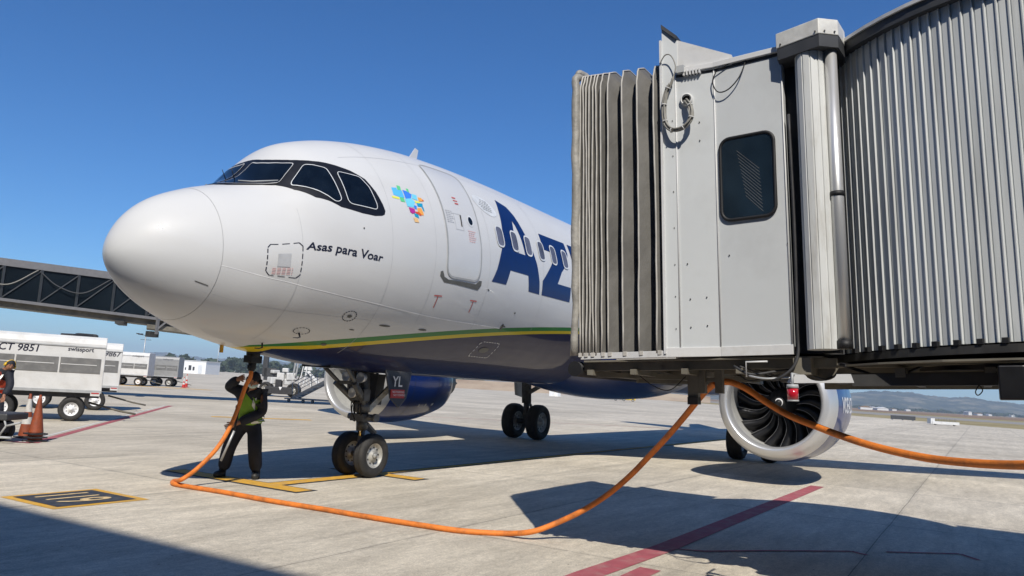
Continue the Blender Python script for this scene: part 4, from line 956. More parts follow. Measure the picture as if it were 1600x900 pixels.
# slatted drum
DC = Vector((2.85, -10.25, 0)); DR = 2.2
ang0, ang1 = math.radians(128), math.radians(250)
def arc_wall(name, a0, a1, z0, z1, mt):
    mb = MB(); L_ = DR*(a1-a0); ns = int(L_/.0795); V = []; prof_ = [(0, 0), (.004, .012), (.013, .014), (.016, .010), (.018, -.006), (.026, -.006), (.028, 0), (.0795, 0)]
    pts = []
    for k in range(ns):
        for u, o_ in prof_[:-1]:
            a_ = a0+(k*.0795+u)/DR; rr = DR+o_; pts.append((DC.x+rr*math.cos(a_), DC.y+rr*math.sin(a_)))
    for z in (z0, z1): V += [(x, y, z) for x, y in pts]
    n = len(pts); mb.add(V, [(i, i+1, n+i+1, n+i) for i in range(n-1)]); return bj(mb, name, mt)
arc_wall('slat_curtain', math.radians(118), math.radians(250), 2.115, 4.77, 'slat')
arc_wall('slat_curtain', math.radians(-70), math.radians(62), 2.115, 4.77, 'slat')
def disc(mb, r, z0, z1, mi=0, n=72): mb.prism([(DC.x+r*math.cos(2*PI*k/n), DC.y+r*math.sin(2*PI*k/n)) for k in range(n)], z0, z1, mi)
e = MB(); disc(e, DR+.07, 4.745, 4.83, 1); disc(e, DR+.09, 4.83, 4.86, 0); bj(e, 'drum_roof', ['cabwhite', 'fascia'])
e = MB(); disc(e, DR+.04, 2.04, 2.10); disc(e, DR-.35, 1.95, 2.04); bj(e, 'drum_floor_ring', 'underdark')
for k in range(20):
    a_ = math.radians(130)+k*.0795*2/DR; p_ = Vector((DC.x+(DR+.03)*math.cos(a_), DC.y+(DR+.03)*math.sin(a_), 2.125)); e = MB(); e.box(p_, (.04, .04, .04), rz=a_); bj(e, 'slat_foot', 'black')
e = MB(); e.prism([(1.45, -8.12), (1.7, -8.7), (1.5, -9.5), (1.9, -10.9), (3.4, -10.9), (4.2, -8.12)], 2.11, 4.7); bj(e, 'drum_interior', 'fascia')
# roller column, tube and cap
CC = Vector((1.12, -8.33, 0)); e = MB(); n = 12; pts = []
for k in range(n):
    a0 = 2*PI*k/n+.2
    for da, rr in ((0, .125), (.40, .125), (.43, .117), (.50, .117)):
        pts.append((CC.x+rr*math.cos(a0+da), CC.y+rr*math.sin(a0+da)))
e.prism(pts, 2.12, 4.72); bj(e, 'roller_column', 'colwhite')
TC = Vector((1.10, -8.50, 0)); e = MB(); e.cyl((TC.x, TC.y, 2.12), (TC.x, TC.y, 4.72), .052, n=28); bj(e, 'guide_tube', 'silver')
for z0, z1, r_ in ((3.40, 3.44, .058), (2.12, 2.19, .06)):
    e = MB(); e.cyl((TC.x, TC.y, z0), (TC.x, TC.y, z1), r_, n=28); bj(e, 'tube_collar', 'black')
e = MB(); e.box((1.32, -8.25, 3.4), (.10, .40, 2.6)); bj(e, 'recess_shade_block', 'mask')  # solid black box standing in for the shade between cab wall and column
K = [Vector(q) for q in ((1.06, -8.06, 0), (.93, -8.44, 0), (1.05, -8.58, 0), (1.30, -8.60, 0), (1.6, -8.57, 0), (1.5, -8.05, 0))]
e = MB(); e.prism([(q.x, q.y) for q in K], 4.80, 4.94); cp = bj(e, 'column_cap', 'galv', .006)
cen = sum(K, Vector())/6
e = MB(); e.prism([tuple((cen+(q-cen)*.975).to_2d()) for q in K], 4.69, 4.80); bj(e, 'cap_skirt', 'fascia', parent=cp)
e = MB()
for a, b, ts in ((K[0], K[1], (.12, .92)), (K[1], K[2], (.3, .8)), ):
    for t in ts: q = a.lerp(b, t); o_ = (q-cen).normalized()*.01; e.cyl((q.x, q.y, 4.825), (q.x+o_.x, q.y+o_.y, 4.825), .008, n=8)
bj(e, 'rivet', 'underdark', parent=cp)
# tunnel beyond the drum
e = MB(); tx0, tx1 = 1.4, 4.3
for (x0, x1) in ((tx0, tx0+.06), (tx1-.06, tx1)): e.prism([(x0, -12.2), (x1, -12.2), (x1-1.2, -34), (x0-1.2, -34)], 2.05, 4.75)
bj(e, 'tunnel_wall', 'slat')
e = MB(); e.prism([(tx0-.1, -12.1), (tx1+.1, -12.1), (tx1-1.1, -34), (tx0-1.3, -34)], 4.75, 4.85); bj(e, 'tunnel_roof', 'cabwhite')
e = MB(); e.prism([(tx0, -10.6), (tx1, -10.6), (tx1-1.2, -34), (tx0-1.2, -34)], 1.86, 2.04); bj(e, 'tunnel_floor', 'under')
# roof rail
e = MB(); rp = [(4.3, -9.0, 4.78), (4.4, -10.5, 4.82), (4.1, -14, 4.84), (3.8, -20, 4.84)]
for q in rp: e.cyl(q, (q[0], q[1], q[2]+.55), .02, n=8)
for dz in (.28, .53): e.tube([(q[0], q[1], q[2]+dz) for q in rp], .012, 6)
bj(e, 'roof_rail', 'steel')
# underside
e = MB()
for x in (1.35, 2.3, 3.2, 4.1): e.beam((x, -6.05, 2.02), (x, -8.4, 2.02), .08, .08)
for y in (-6.15, -6.6, -7.1, -7.6, -8.1): e.beam((1.25, y, 1.965), (4.2, y, 1.965), .06, .05)
e.beam((1.4, -6.15, 1.95), (2.6, -7.45, 1.93), .05, .05); e.beam((2.5, -6.15, 1.93), (3.5, -7.0, 1.93), .05, .05)
e.prism([(1.22, -6.1), (1.22, -7.5), (1.2, -8.1), (1.3, -8.3), (4.2, -8.3), (4.3, -6.1)], 2.062, 2.078)
e.beam((1.15, -8.15, 1.99), (4.2, -8.15, 1.99), .14, .14)
for x in (1.55, 3.9): e.beam((x, -7.9, 1.94), (x, -11.6, 1.94), .14, .14)
for y in (-8.9, -9.5, -10.1, -10.7): e.beam((1.0, y, 1.92), (4.4, y, 1.92), .07, .07)
bj(e, 'underframe', 'under')
e = MB(); e.beam((1.10, -8.55, 1.865), (.95, -11.9, 1.865), .12, .09); e.beam((1.3, -8.5, 1.90), (1.15, -11.9, 1.90), .10, .06); bj(e, 'lower_beam', 'underdark')
e = MB(); e.prism([(1.3, -8.4), (.98, -8.75), (.76, -9.2), (.66, -9.8), (.70, -10.6), (1.3, -11.9), (4.3, -11.9), (4.3, -8.4)], 1.985, 2.0); bj(e, 'floor_plate', 'under')
e = MB(); e.box((.80, -9.62, 1.83), (.2, .16, .24)); bj(e, 'lift_column_head', 'mask', .01)
e = MB(); e.box((1.63, -7.15, 1.91), (.08, .07, .28)); e.box((1.65, -7.31, 1.91), (.08, .07, .28)); e.box((1.66, -7.23, 1.90), (.06, .16, .04)); e.box((1.66, -7.23, 1.99), (.06, .16, .04)); bj(e, 'hose_bracket', 'under', .003)
e = MB(); e.box((1.62, -7.07, 1.86), (.07, .10, .34)); e.box((1.62, -7.07, 1.70), (.10, .10, .07), mi=1); bj(e, 'drop_leg', ['under', 'underdark'])
e = MB(); q = [(1.10, -7.88, 2.03), (1.10, -7.70, 2.03), (1.10, -7.70, 1.90)]; e.tube(q, .008, 6); bj(e, 'white_pipe', 'cabwhite')
e = MB(); e.tube(catmull([(1.10, -7.72, 1.91), (1.08, -7.85, 1.885), (1.12, -8.0, 1.89), (1.2, -8.15, 1.9)], 5), .009, 6); bj(e, 'steel_rod', 'steel')
e = MB(); e.tube(catmull([(1.13, -8.13, 4.2), (1.13, -8.14, 3.2), (1.13, -8.13, 2.3), (1.12, -8.13, 2.1), (1.10, -8.09, 1.98), (1.08, -8.0, 1.90), (1.1, -7.92, 1.87)], 6), .013, 8); bj(e, 'drain_hose', 'dark')
rr2 = random.Random(9)
for k in range(12):
    y0 = rr2.uniform(-8.5, -7.4); x0 = rr2.uniform(1.1, 1.8); P = [(x0, y0, 2.0), (x0+rr2.uniform(-.1, .2), y0-.15, rr2.uniform(1.86, 1.95)), (x0+.1, y0-.35, rr2.uniform(1.88, 1.97)), (x0+.2, y0-.6, 1.99)]; e = MB(); e.tube(catmull(P, 5), rr2.choice((.006, .009, .013)), 6); bj(e, 'underfloor_wiring', 'dark')
e = MB(); e.tube(catmull([(1.5, -6.55, 1.95), (1.52, -6.70, 1.84), (1.56, -6.85, 1.80), (1.6, -7.0, 1.93)], 6), .005, 6); bj(e, 'underfloor_wiring', 'black')
# white notched plate and lamp below
e = MB(); ya, yb = -8.115, -8.605; zz0, zz1 = 1.832, 1.898
PL = [(ya, zz0), (yb, zz0), (yb+.02, zz1), (yb+.12, zz1)]+[(-8.37-.115*math.cos(a_), zz1-.052*math.sin(a_)) for a_ in np.linspace(.15, PI-.15, 9)]+[(ya-.13, zz1), (ya-.04, zz1)]
e.extr([(.68, y, z) for y, z in PL], (.02, 0, 0)); bj(e, 'notched_plate', 'cabwhite')
e = MB(); e.cyl((.62, -8.17, 1.70), (.62, -8.17, 1.79), .040, .044, 20); lp = bj(e, 'warning_lamp', 'lampred')
e = MB(); e.cyl((.62, -8.17, 1.79), (.62, -8.17, 1.82), .048, .042, 20); e.cyl((.62, -8.17, 1.688), (.62, -8.17, 1.70), .044, .044, 20); e.tube([(.62, -8.17, 1.81), (.62, -8.17, 1.90), (.9, -8.17, 1.90)], .012, 8); bj(e, 'lamp_housing', 'seal', parent=lp)
e = MB(); e.tube(catmull([(.88, -9.42, 1.82), (.88, -9.44, 1.78), (.88, -9.41, 1.745), (.88, -9.395, 1.77), (.88, -9.42, 1.82)], 6), .004, 6); bj(e, 'wire_loop', 'black')
# wheeled support of the tunnel, outside the picture on the right
e = MB()
for x in (.9, 3.4): e.cyl((x, -17, .1), (x, -17, 4.4), .16, n=16)
e.box((2.1, -17, .05), (3.2, .5, .4)); bj(e, 'support_column', 'steel')
for x in (.7, 3.5):
    o = wheel('support_wheel', Vector((x, -17, -.05))-OFF, .45, .3, jb, ax=(1, 0, 0))

# ================================================================== TERMINAL behind the photographer
tm = thing('terminal_building', 'tall concrete terminal behind the photographer whose shadow edge crosses the lower left', 'building', (-30, -20, 0))
XE = -.75-.8*17; e = MB(); e.box((XE-20+30, 0, 8.5), (40, 260, 17)); e.box((XE+30+.15-.15, 0, 16.6), (.3, 260, .8)); e.build('wall', 'concretewall', tm)
for k in range(24):
    e = MB(); e.box((XE+30+.02, -115+k*10, 8), (.12, 8.4, 6)); e.build('window', 'winblue', tm)

# ================================================================== FAR JET BRIDGE, left
fb = thing('jet_bridge', 'long dark glass-walled jet bridge crossing behind the nose on the left', 'jet bridge', at(-24.1, 37, 0))
FO = at(-24.1, 37, 0)
def fbp(s, side, z):   # s metres along, side metres across
    a = at(-24.6-4, 36.9-.65, 0); b = at(-14.2, 42.7, 0); d = (b-a).normalized(); nn = Vector((-d.y, d.x, 0)); nn = nn if nn.dot(FH) > 0 else -nn
    q = a+d*s+nn*side; return Vector((q.x-FO.x, q.y-FO.y, z))
LT = (at(-14.2, 42.7, 0)-at(-28.6, 36.25, 0)).length+5
def zb_(s): return 4.63-.048*s
def zt2(s): return 6.62-.032*s
def fbbox(mb, s0, s1, d0, d1, f0, f1, mi=0):
    P = [fbp(s, d, f(s)) for s in (s0, s1) for d in (d0, d1) for f in (f0, f1)]
    mb.add(P, [(0, 1, 3, 2), (4, 6, 7, 5), (0, 4, 5, 1), (2, 3, 7, 6), (0, 2, 6, 4), (1, 5, 7, 3)], mi)
e = MB(); fbbox(e, 0, LT, .1, 2.2, lambda s: zb_(s)+.12, lambda s: zt2(s)-.35); e.build('glass_wall', 'tunnelglass', fb)
e = MB(); fbbox(e, 0, LT, 0, 2.3, lambda s: zt2(s)-.36, lambda s: zt2(s)); e.build('tunnel_roof', 'tunnelroof', fb)
e = MB(); fbbox(e, 0, LT, -.05, 2.35, lambda s: zb_(s)-.02, lambda s: zb_(s)+.12); e.build('base_rail', 'tunnelroof', fb)
e = MB(); fbbox(e, 0, LT, .25, 2.0, lambda s: zb_(s)-.28, lambda s: zb_(s)-.02); fbbox(e, 10.8, LT, .0, 2.2, lambda s: zb_(s)-.5, lambda s: zb_(s)-.28); e.build('floor_beam', 'under', fb)
s = 1.0
while s < LT:
    e = MB(); e.beam(fbp(s, .03, zb_(s)+.1), fbp(s, .03, zt2(s)-.36), .09, .09); e.build('post', 'tunnelframe', fb)
    e = MB(); e.beam(fbp(s, .06, zb_(s)+.1), fbp(s+1.62, .06, zt2(s+1.6)-.36), .07, .05); e.build('diagonal_brace', 'tunnelframe', fb); s += 1.62
for k in range(5):
    s0 = 2.6+k*3.24; P = [fbp(s0, -.05, zt2(s0)-.5), fbp(s0+.8, -.12, zt2(s0)-1.1), fbp(s0+1.9, -.12, zt2(s0)-1.32), fbp(s0+3.1, -.05, zt2(s0)-.48)]
    e = MB(); e.tube(catmull(P, 8), .028, 6); e.build('festoon_cable', 'fascia' if k % 2 else 'cable', fb)
e = MB()
for s0 in (11.3, 13.9):
    e.beam(fbp(s0, -.1, zb_(s0)-.75), fbp(s0, -.1, zt2(s0)-1.0), .13, .13); e.beam(fbp(s0, -.1, zb_(s0)-.5), fbp(s0+1.0, -.1, zb_(s0)+.55), .09, .09)
e.box(fbp(11.1, .3, 3.33), (.5, .4, .3), mi=1); e.box(fbp(9.6, .3, 3.78), (1.9, .4, .16), rz=.9, mi=1)
e.build('hanger_frame', ['tunnelroof', 'underdark'], fb)
e = MB()
e.cyl(fbp(.5, 1.1, 0), fbp(.5, 1.1, 4.3), .35, n=20); e.build('support_column', 'steel', fb)

# ================================================================== BAGGAGE CARTS
def cart_wheel(mb_name, c_, R, wd, parent, rim='rim'): return wheel(mb_name, c_, R, wd, parent, rim_mat=rim)
def make_cart(label, loc, rz, L=3.3, mt='cartwhite', txt=None, txt2=None, group='covered baggage carts on the apron', H=1.62, rim='whitetext'):
    t = thing('baggage_cart', label, 'baggage cart', loc, rz, group)
    z0 = .82; z1 = z0+H; wd = 1.5; e = MB()
    pr_ = [(-wd/2, z0), (-wd/2, z1-.22), (-wd/2+.05, z1-.08), (-wd/2+.16, z1), (wd/2-.16, z1), (wd/2-.05, z1-.08), (wd/2, z1-.22), (wd/2, z0)]
    e.extr([(-L/2, y, z) for y, z in pr_], (L, 0, 0)); body = e.build('cart_body', mt, t, .02)
    e = MB(); e.beam((-L/2, -wd/2-.012, z1-.30), (L/2, -wd/2-.012, z1-.30), .02, .03); e.beam((-L/2, -wd/2-.012, z0+.04), (L/2, -wd/2-.012, z0+.04), .03, .08); e.build('side_rail', 'seal', body)
    n = 3; seg = (L-.16)/n
    for k in range(n):
        e = MB(); x0 = -L/2+.08+k*seg; e.box((x0+seg/2, -wd/2-.006, z0+.78), (seg-.05, .03, .42)); e.beam((x0+.05, -wd/2-.024, z0+.80), (x0+seg-.12, -wd/2-.024, z0+.80), .012, .02, mi=1); e.build('side_curtain', ['curtain', 'cartwhite'], t)
    e = MB(); e.box((0, 0, z0-.07), (L-.1, wd-.2, .14)); e.box((L/2-.75, 0, z0-.25), (.2, 1.0, .35)); e.box((-L/2+.75, 0, z0-.25), (.2, 1.0, .35)); e.build('chassis', 'dark', t)
    for x in (-L/2+.95, L/2-.72):
        for y in (-wd/2+.16, wd/2-.16): wheel('cart_wheel', (x, y, .34), .34, .2, t, rim_mat=rim)
    e = MB(); e.box((L/2-.16, -wd/2-.03, z0-.03), (.24, .03, .10)); e.box((L/2-.16, -wd/2-.048, z0+.0), (.2, .01, .035), mi=1); e.build('reflector', ['cartwhite', 'red'], t)
    e = MB(); e.tube([(L/2-.3, 0, z0-.3), (L/2+.55, 0, .30), (L/2+1.0, 0, .22)], .03, 8); e.tube([(L/2+.6, -.12, .3), (L/2+.6, .12, .3)], .03, 6); e.build('tow_bar', 'under', t)
    for tx, sz, x, z in (txt or []):
        flat_text('cart_lettering', tx, sz, (x, -wd/2-.004, z), (1, 0, 0), (0, 0, 1), 'blacktext', t, bold=.004, shear=.15 if tx[0] in 'C9' else 0)
    return t
ang = RZ + math.atan2(.46, .887)
def cart_at(px, dep, L, *a, **k):
    lat = (farpos(px, dep)-CAM).dot(RH); d = Vector((math.cos(ang), math.sin(ang), 0)); n_ = Vector((-d.y, d.x, 0))
    end = at(lat, dep, 0); return make_cart(a[0], end-d*L/2+n_*.75, ang, L, **k)
cart_at(164, 23.1, 3.4, 'white covered baggage cart numbered CT 9851 nearest the camera', txt=[('CT 9851', .28, -.98, 1.92), ('swissport', .17, .72, 2.0)])
cart_at(190, 28.9, 3.4, 'white covered baggage cart numbered 9867 parked behind the nearest one', txt=[('9867', .26, 1.10, 1.96)])
ang = RZ+.1
cart_at(232, 65.0, 3.3, 'white baggage cart far off, left of the silver one', H=1.9, txt=[('swissport', .24, .3, 2.35)])
cart_at(279, 68.5, 2.9, 'silver grey baggage cart far off beside the white building', mt='cartsilver', H=1.75, txt=[('swissport', .22, .1, 2.25)], rim='rim')
# bags on top of the first cart
e = MB(); e.box((-.2, 0, .04), (.8, .5, .06), rz=.2); e.box((.1, .1, .08), (.5, .4, .07), rz=-.3); e.cyl((.2, -.2, .06), (.5, .2, .06), .06, n=8)
o = e.build('folded_cover', 'dark', None, .02); o.location = farpos(127, 23.8, 2.44); tag(o, 'dark folded cover lying on the roof of the nearest baggage cart', 'cover')

# ================================================================== CONES
def cone(loc, h, mts, label, group=None, plates=1):
    t = thing('traffic_cone', label, 'traffic cone', loc, 0, group)
    e = MB(); e.box((0, 0, .015), (.34, .34, .03)); e.build('cone_base', 'dark' if mts[0] != 'conered' else 'conered', t, .008)
    e = MB(); N = 5
    bands = [(0.03, .30, 0), (.30, .46, 1), (.46, .58, 0), (.58, .88, 1), (.88, 1, 0)]
    for a, b, mi in bands:
        r = lambda q: .145-(.145-.022)*q
        e.lathe([(a*h+.02, r(a)), (b*h+.02, r(b))], (0, 0, 0), (0, 0, 1), 20, mi)
    e.lathe([(h+.02, .022), (h+.021, .001)], (0, 0, 0), (0, 0, 1), 20, 0)
    e.build('cone_shell', list(mts), t); return t
cone(gp(39, 684), .93, ('coneorange', 'conewhite'), 'orange and white cone beside the dark equipment at the left edge', 'cones by the dark equipment')
for k, lb in enumerate(('lowest of the nested orange cones at the left edge', 'middle one of the nested orange cones at the left edge', 'topmost of the nested orange cones at the left edge')):
    cone(gp(54, 690)+Vector((0, 0, .075*k)), .80, ('coneorange', 'coneorange'), lb, 'nested cones by the dark equipment')
cone(gp(286.5, 606), .90, ('conered', 'conewhite'), 'front one of the two red and white cones far off by the carts', 'far red and white cones')
cone(gp(290.5, 605.5), 1.15, ('conered', 'conewhite'), 'rear one of the two red and white cones far off by the carts', 'far red and white cones')

# ================================================================== DARK EQUIPMENT (left edge)
eq = thing('tow_tractor', 'low dark service tractor with flat bonnet cut by the left edge', 'tractor', farpos(31, 16.35), RZ+.05)
e = MB(); e.box((-.75, 0, .52), (1.75, .8, .14)); e.build('bonnet', 'fascia', eq, .03)
e = MB(); e.box((-.8, .05, .28), (1.35, .6, .22)); e.box((-.85, -.02, .09), (1.25, .7, .10)); e.build('chassis', 'dark', eq, .02)
e = MB(); e.tube([(.0, -.36, .15), (.12, -.38, .35), (.05, -.36, .5)], .02, 8); e.tube([(.12, -.38, .35), (.4, -.38, .43)], .02, 8); e.tube([(-.1, -.36, .12), (.25, -.38, .12)], .025, 8); e.build('linkage', 'seal', eq)
e = MB(); e.box((-.45, -.30, .31), (.18, .12, .10)); e.build('yellow_cover', 'earyellow', eq, .01)
for x in (-1.2, -.3): wheel('tractor_wheel', (x, .3, .22), .22, .16, eq)

# ================================================================== PEOPLE
def skin_mesh(name, joints, bones, mt, parent, sub=2, grow=0.0, root=None):
    names = list(joints); V = [joints[k][0] for k in names]; E_ = [(names.index(a), names.index(b)) for a, b in bones]
    me = bpy.data.meshes.new(name); me.from_pydata([tuple(v) for v in V], E_, []); o = bpy.data.objects.new(name, me); C.objects.link(o); o.parent = parent
    md = o.modifiers.new('skin', 'SKIN'); md.use_smooth_shade = True
    sv_ = me.skin_vertices[0].data
    for i, k in enumerate(names):
        r = joints[k][1]; r = r if isinstance(r, tuple) else (r, r); sv_[i].radius = (r[0]+grow, r[1]+grow)
    for i in range(len(names)): sv_[i].use_root = False
    sv_[names.index(root or names[0])].use_root = True
    s_ = o.modifiers.new('sub', 'SUBSURF'); s_.levels = sub; s_.render_levels = sub
    bpy.context.view_layer.update()
    dg = bpy.context.evaluated_depsgraph_get(); m2 = bpy.data.meshes.new_from_object(o.evaluated_get(dg)); o.modifiers.clear(); o.data = m2; m2.name = name
    m2.materials.clear(); m2.materials.append(M[mt] if isinstance(mt, str) else mt)
    for p in m2.polygons: p.use_smooth = True; p.material_index = 0
    return o
def person(label, loc, rz, J, cloth, trouser, vest, headdir, holds, hood='black', mask=True, ear=None, scl=1.0):
    t = thing('person', label, 'person', loc, rz); t.scale = (scl,)*3
    j = {k: (Vector(v[0]), v[1]) for k, v in J.items()}
    # fingers
    for sd in ('l', 'r'):
        h = j['hand_'+sd][0]; wv = (h-j['wrist_'+sd][0]).normalized(); side = wv.cross(Vector((0, 1, 0))).normalized(); nrm = side.cross(wv)
        grip = Vector(holds[sd]) if holds.get(sd) else nrm
        for k in range(4):
            b = h+side*(-.033+.022*k)+wv*.02; m1 = b+wv*(.032-.003*abs(k-1.5))+grip*.006; m2 = m1+wv*.012+grip*.022; m3 = m2+grip*.016-wv*.004
            j['f%d%sa' % (k, sd)] = (b, .011); j['f%d%sb' % (k, sd)] = (m1, .010); j['f%d%sc' % (k, sd)] = (m2, .009); j['f%d%sd' % (k, sd)] = (m3, .007)
        b = h-side*.035-wv*.02; j['t%sa' % sd] = (b, .013); j['t%sb' % sd] = (b-side*.022+wv*.022+grip*.008, .011); j['t%sc' % sd] = (b-side*.020+wv*.045+grip*.022, .009)
    bones = [('pelvis', 'waist'), ('waist', 'chest'), ('chest', 'neck'), ('neck', 'head'), ('head', 'crown')]
    for s_ in 'lr':
        bones += [('chest', 'shoulder_'+s_), ('shoulder_'+s_, 'elbow_'+s_), ('elbow_'+s_, 'wrist_'+s_), ('wrist_'+s_, 'hand_'+s_), ('pelvis', 'hip_'+s_), ('hip_'+s_, 'knee_'+s_), ('knee_'+s_, 'ankle_'+s_), ('ankle_'+s_, 'toe_'+s_)]
        for k in range(4): bones += [('hand_'+s_, 'f%d%sa' % (k, s_)), ('f%d%sa' % (k, s_), 'f%d%sb' % (k, s_)), ('f%d%sb' % (k, s_), 'f%d%sc' % (k, s_)), ('f%d%sc' % (k, s_), 'f%d%sd' % (k, s_))]
        bones += [('hand_'+s_, 't%sa' % s_), ('t%sa' % s_, 't%sb' % s_), ('t%sb' % s_, 't%sc' % s_)]
    jb2 = {k: (v[0], (v[1] if isinstance(v[1], float) else tuple(q*.8 for q in v[1])) if not isinstance(v[1], float) or k.split('_')[0] not in ('shoulder', 'hip', 'knee', 'elbow', 'ankle') else v[1]*(.5 if k.startswith('shoulder') else .66)) if k in ('pelvis', 'waist', 'chest') or k.split('_')[0] in ('shoulder', 'hip', 'knee', 'elbow', 'ankle') else v for k, v in j.items()}
    skin_mesh('body', jb2, bones, 'skin', t, 2, 0, 'pelvis')
    sub_ = lambda ks: {k: j[k] for k in ks}
    ks = ['pelvis', 'waist', 'chest', 'neck']+[a+b for b in 'lr' for a in ('shoulder_', 'elbow_', 'wrist_')]; jj = sub_(ks); jj['neck'] = (j['chest'][0].lerp(j['neck'][0], .80), .065)
    for b in 'lr':
        jj['elbow_'+b] = (jj['elbow_'+b][0], .052); jj['wrist_'+b] = (jj['wrist_'+b][0], .050)
    skin_mesh('jacket', jj, [('pelvis', 'waist'), ('waist', 'chest'), ('chest', 'neck')]+[(a+s_, b+s_) if a != 'chest' else ('chest', b+s_) for s_ in 'lr' for a, b in (('chest', 'shoulder_'), ('shoulder_', 'elbow_'), ('elbow_', 'wrist_'))], cloth, t, 2, .028, 'pelvis')
    ks = ['waist', 'pelvis']+[a+b for b in 'lr' for a in ('hip_', 'knee_', 'ankle_')]; jj = sub_(ks)
    jj['waist'] = (j['pelvis'][0].lerp(j['waist'][0], .5), (.15, .11))
    for b in 'lr': jj['ankle_'+b] = (j['ankle_'+b][0]+Vector((0, 0, -.01)), .072); jj['knee_'+b] = (j['knee_'+b][0], .082); jj['hip_'+b] = (j['hip_'+b][0], .098)
    skin_mesh('trousers', jj, [('waist', 'pelvis')]+[(a, b) for s_ in 'lr' for a, b in (('pelvis', 'hip_'+s_), ('hip_'+s_, 'knee_'+s_), ('knee_'+s_, 'ankle_'+s_))], trouser, t, 2, .028, 'pelvis')
    for s_ in 'lr':
        a = j['ankle_'+s_][0]; b = j['toe_'+s_][0]
        skin_mesh('boot', {'a': (a+Vector((0, 0, .06)), .055), 'h': (Vector((a.x, a.y, .055))-(b-a).normalized()*.05, .052), 'm': (Vector((a.x, a.y, .05)).lerp(Vector((b.x, b.y, .045)), .6), .052), 't': (Vector((b.x, b.y, .045))+(Vector((b.x, b.y, 0))-Vector((a.x, a.y, 0))).normalized()*.04, .042)}, [('a', 'h'), ('h', 'm'), ('m', 't')], 'boot', t, 2, .010, 'h')
    # vest
    pv, wt, ch = j['pelvis'][0], j['waist'][0], j['chest'][0]
    sl_, sr_ = j['shoulder_l'][0], j['shoulder_r'][0]
    vv = {'a': (pv.lerp(wt, .35), (.175, .135)), 'b': (wt, (.17, .13)), 'c': (ch, (.185, .14)), 'd': (j['chest'][0].lerp(j['neck'][0], .45), (.12, .09)), 'e': (ch.lerp(sl_, .62), .085), 'f': (ch.lerp(sr_, .62), .085)}
    vo = skin_mesh('safety_vest', vv, [('a', 'b'), ('b', 'c'), ('c', 'd'), ('c', 'e'), ('c', 'f')], vest, t, 2, .036, 'b')
    up_ = (ch-wt).normalized()
    for p_, r in ((wt.lerp(ch, .15), .222), (pv.lerp(wt, .55), .222)):
        e = MB(); V = []; u = Vector((1, 0, 0)); u = (u-up_*u.dot(up_)).normalized(); v_ = up_.cross(u)
        for dz in (-.022, .022):
            V += [p_+up_*dz+u*r*math.cos(2*PI*k/24)+v_*r*.78*math.sin(2*PI*k/24) for k in range(24)]
        e.add(V, [(k, (k+1) % 24, 24+(k+1) % 24, 24+k) for k in range(24)], 0, True); e.build('reflective_band', 'reflect', vo)
    for s_ in ('shoulder_l', 'shoulder_r'):
        e = MB(); a = ch.lerp(j[s_][0], .55); fr = up_.cross(Vector((1, 0, 0))).normalized(); fr = -fr if fr.y > 0 else fr
        e.beam(a+fr*.135-up_*.28, a+fr*.15-up_*.05, .045, .008, upv=fr); e.beam(a+fr*.15-up_*.05, a+up_*.125, .045, .008, upv=fr); e.build('reflective_band', 'reflect', vo)
    # head: face features
    hd = j['head'][0]; cr = j['crown'][0]; hu = (cr-hd).normalized(); hf = Vector(headdir).normalized(); hf = (hf-hu*hf.dot(hu)).normalized(); hsd = hf.cross(hu)
    e = MB(); c0 = hd+hu*.035
    def ellp(mb, c_, ax, n=14, mi=0, keep=None):
        V = []; F = []
        for i in range(n+1):
            for k in range(2*n):
                a = PI*i/n; b = PI*k/n; V.append(c_+ax[0]*math.sin(a)*math.cos(b)+ax[1]*math.sin(a)*math.sin(b)+ax[2]*math.cos(a))
        for i in range(n):
            for k in range(2*n): F.append((i*2*n+k, i*2*n+(k+1) % (2*n), (i+1)*2*n+(k+1) % (2*n), (i+1)*2*n+k))
        if keep: F = [f for f in F if keep(sum((V[i] for i in f), Vector())/4)]
        mb.add(V, F, mi, True)
    ellp(e, c0, (hsd*.078, hf*.098, hu*.118)); ellp(e, c0+hf*.10-hu*.015, (hsd*.014, hf*.022, hu*.028), 8)
    for q in (-1, 1): ellp(e, c0+hsd*q*.080-hf*.01, (hsd*.012, hf*.022, hu*.032), 8)
    e.build('face', 'skin', t)
    e = MB()
    for q in (-1, 1): ellp(e, c0+hf*.088+hsd*q*.032+hu*.018, (hsd*.014, hf*.008, hu*.007), 8)
    e.beam(c0+hf*.094-hsd*.022-hu*.058, c0+hf*.094+hsd*.022-hu*.058, .008, .008); e.build('eyes', 'dark', t)
    e = MB(); ellp(e, c0+hu*.012-hf*.012, (hsd*.092, hf*.108, hu*.122), 16, keep=lambda p_: (p_-c0).dot(hu)*1.0-(p_-c0).dot(hf)*.75 > -.02)
    e.build('hair_cap' if not hood == 'cap' else 'cap', 'navycloth', t)
    if mask:
        e = MB(); ellp(e, c0-hu*.052+hf*.034, (hsd*.074, hf*.078, hu*.052), 12, keep=lambda p_: (p_-c0).dot(hf) > .02); e.build('face_mask', 'maskcloth', t)
    if ear:
        e = MB()
        for q in (-1, 1): e.cyl(c0+hsd*q*.085, c0+hsd*q*.115, .042, .036, 16)
        e.tube([c0+hsd*.1*math.cos(a)+hu*(.13*math.sin(a)) for a in np.linspace(0, PI, 12)], .009, 6); e.build('ear_defenders', ear, t)
    return t
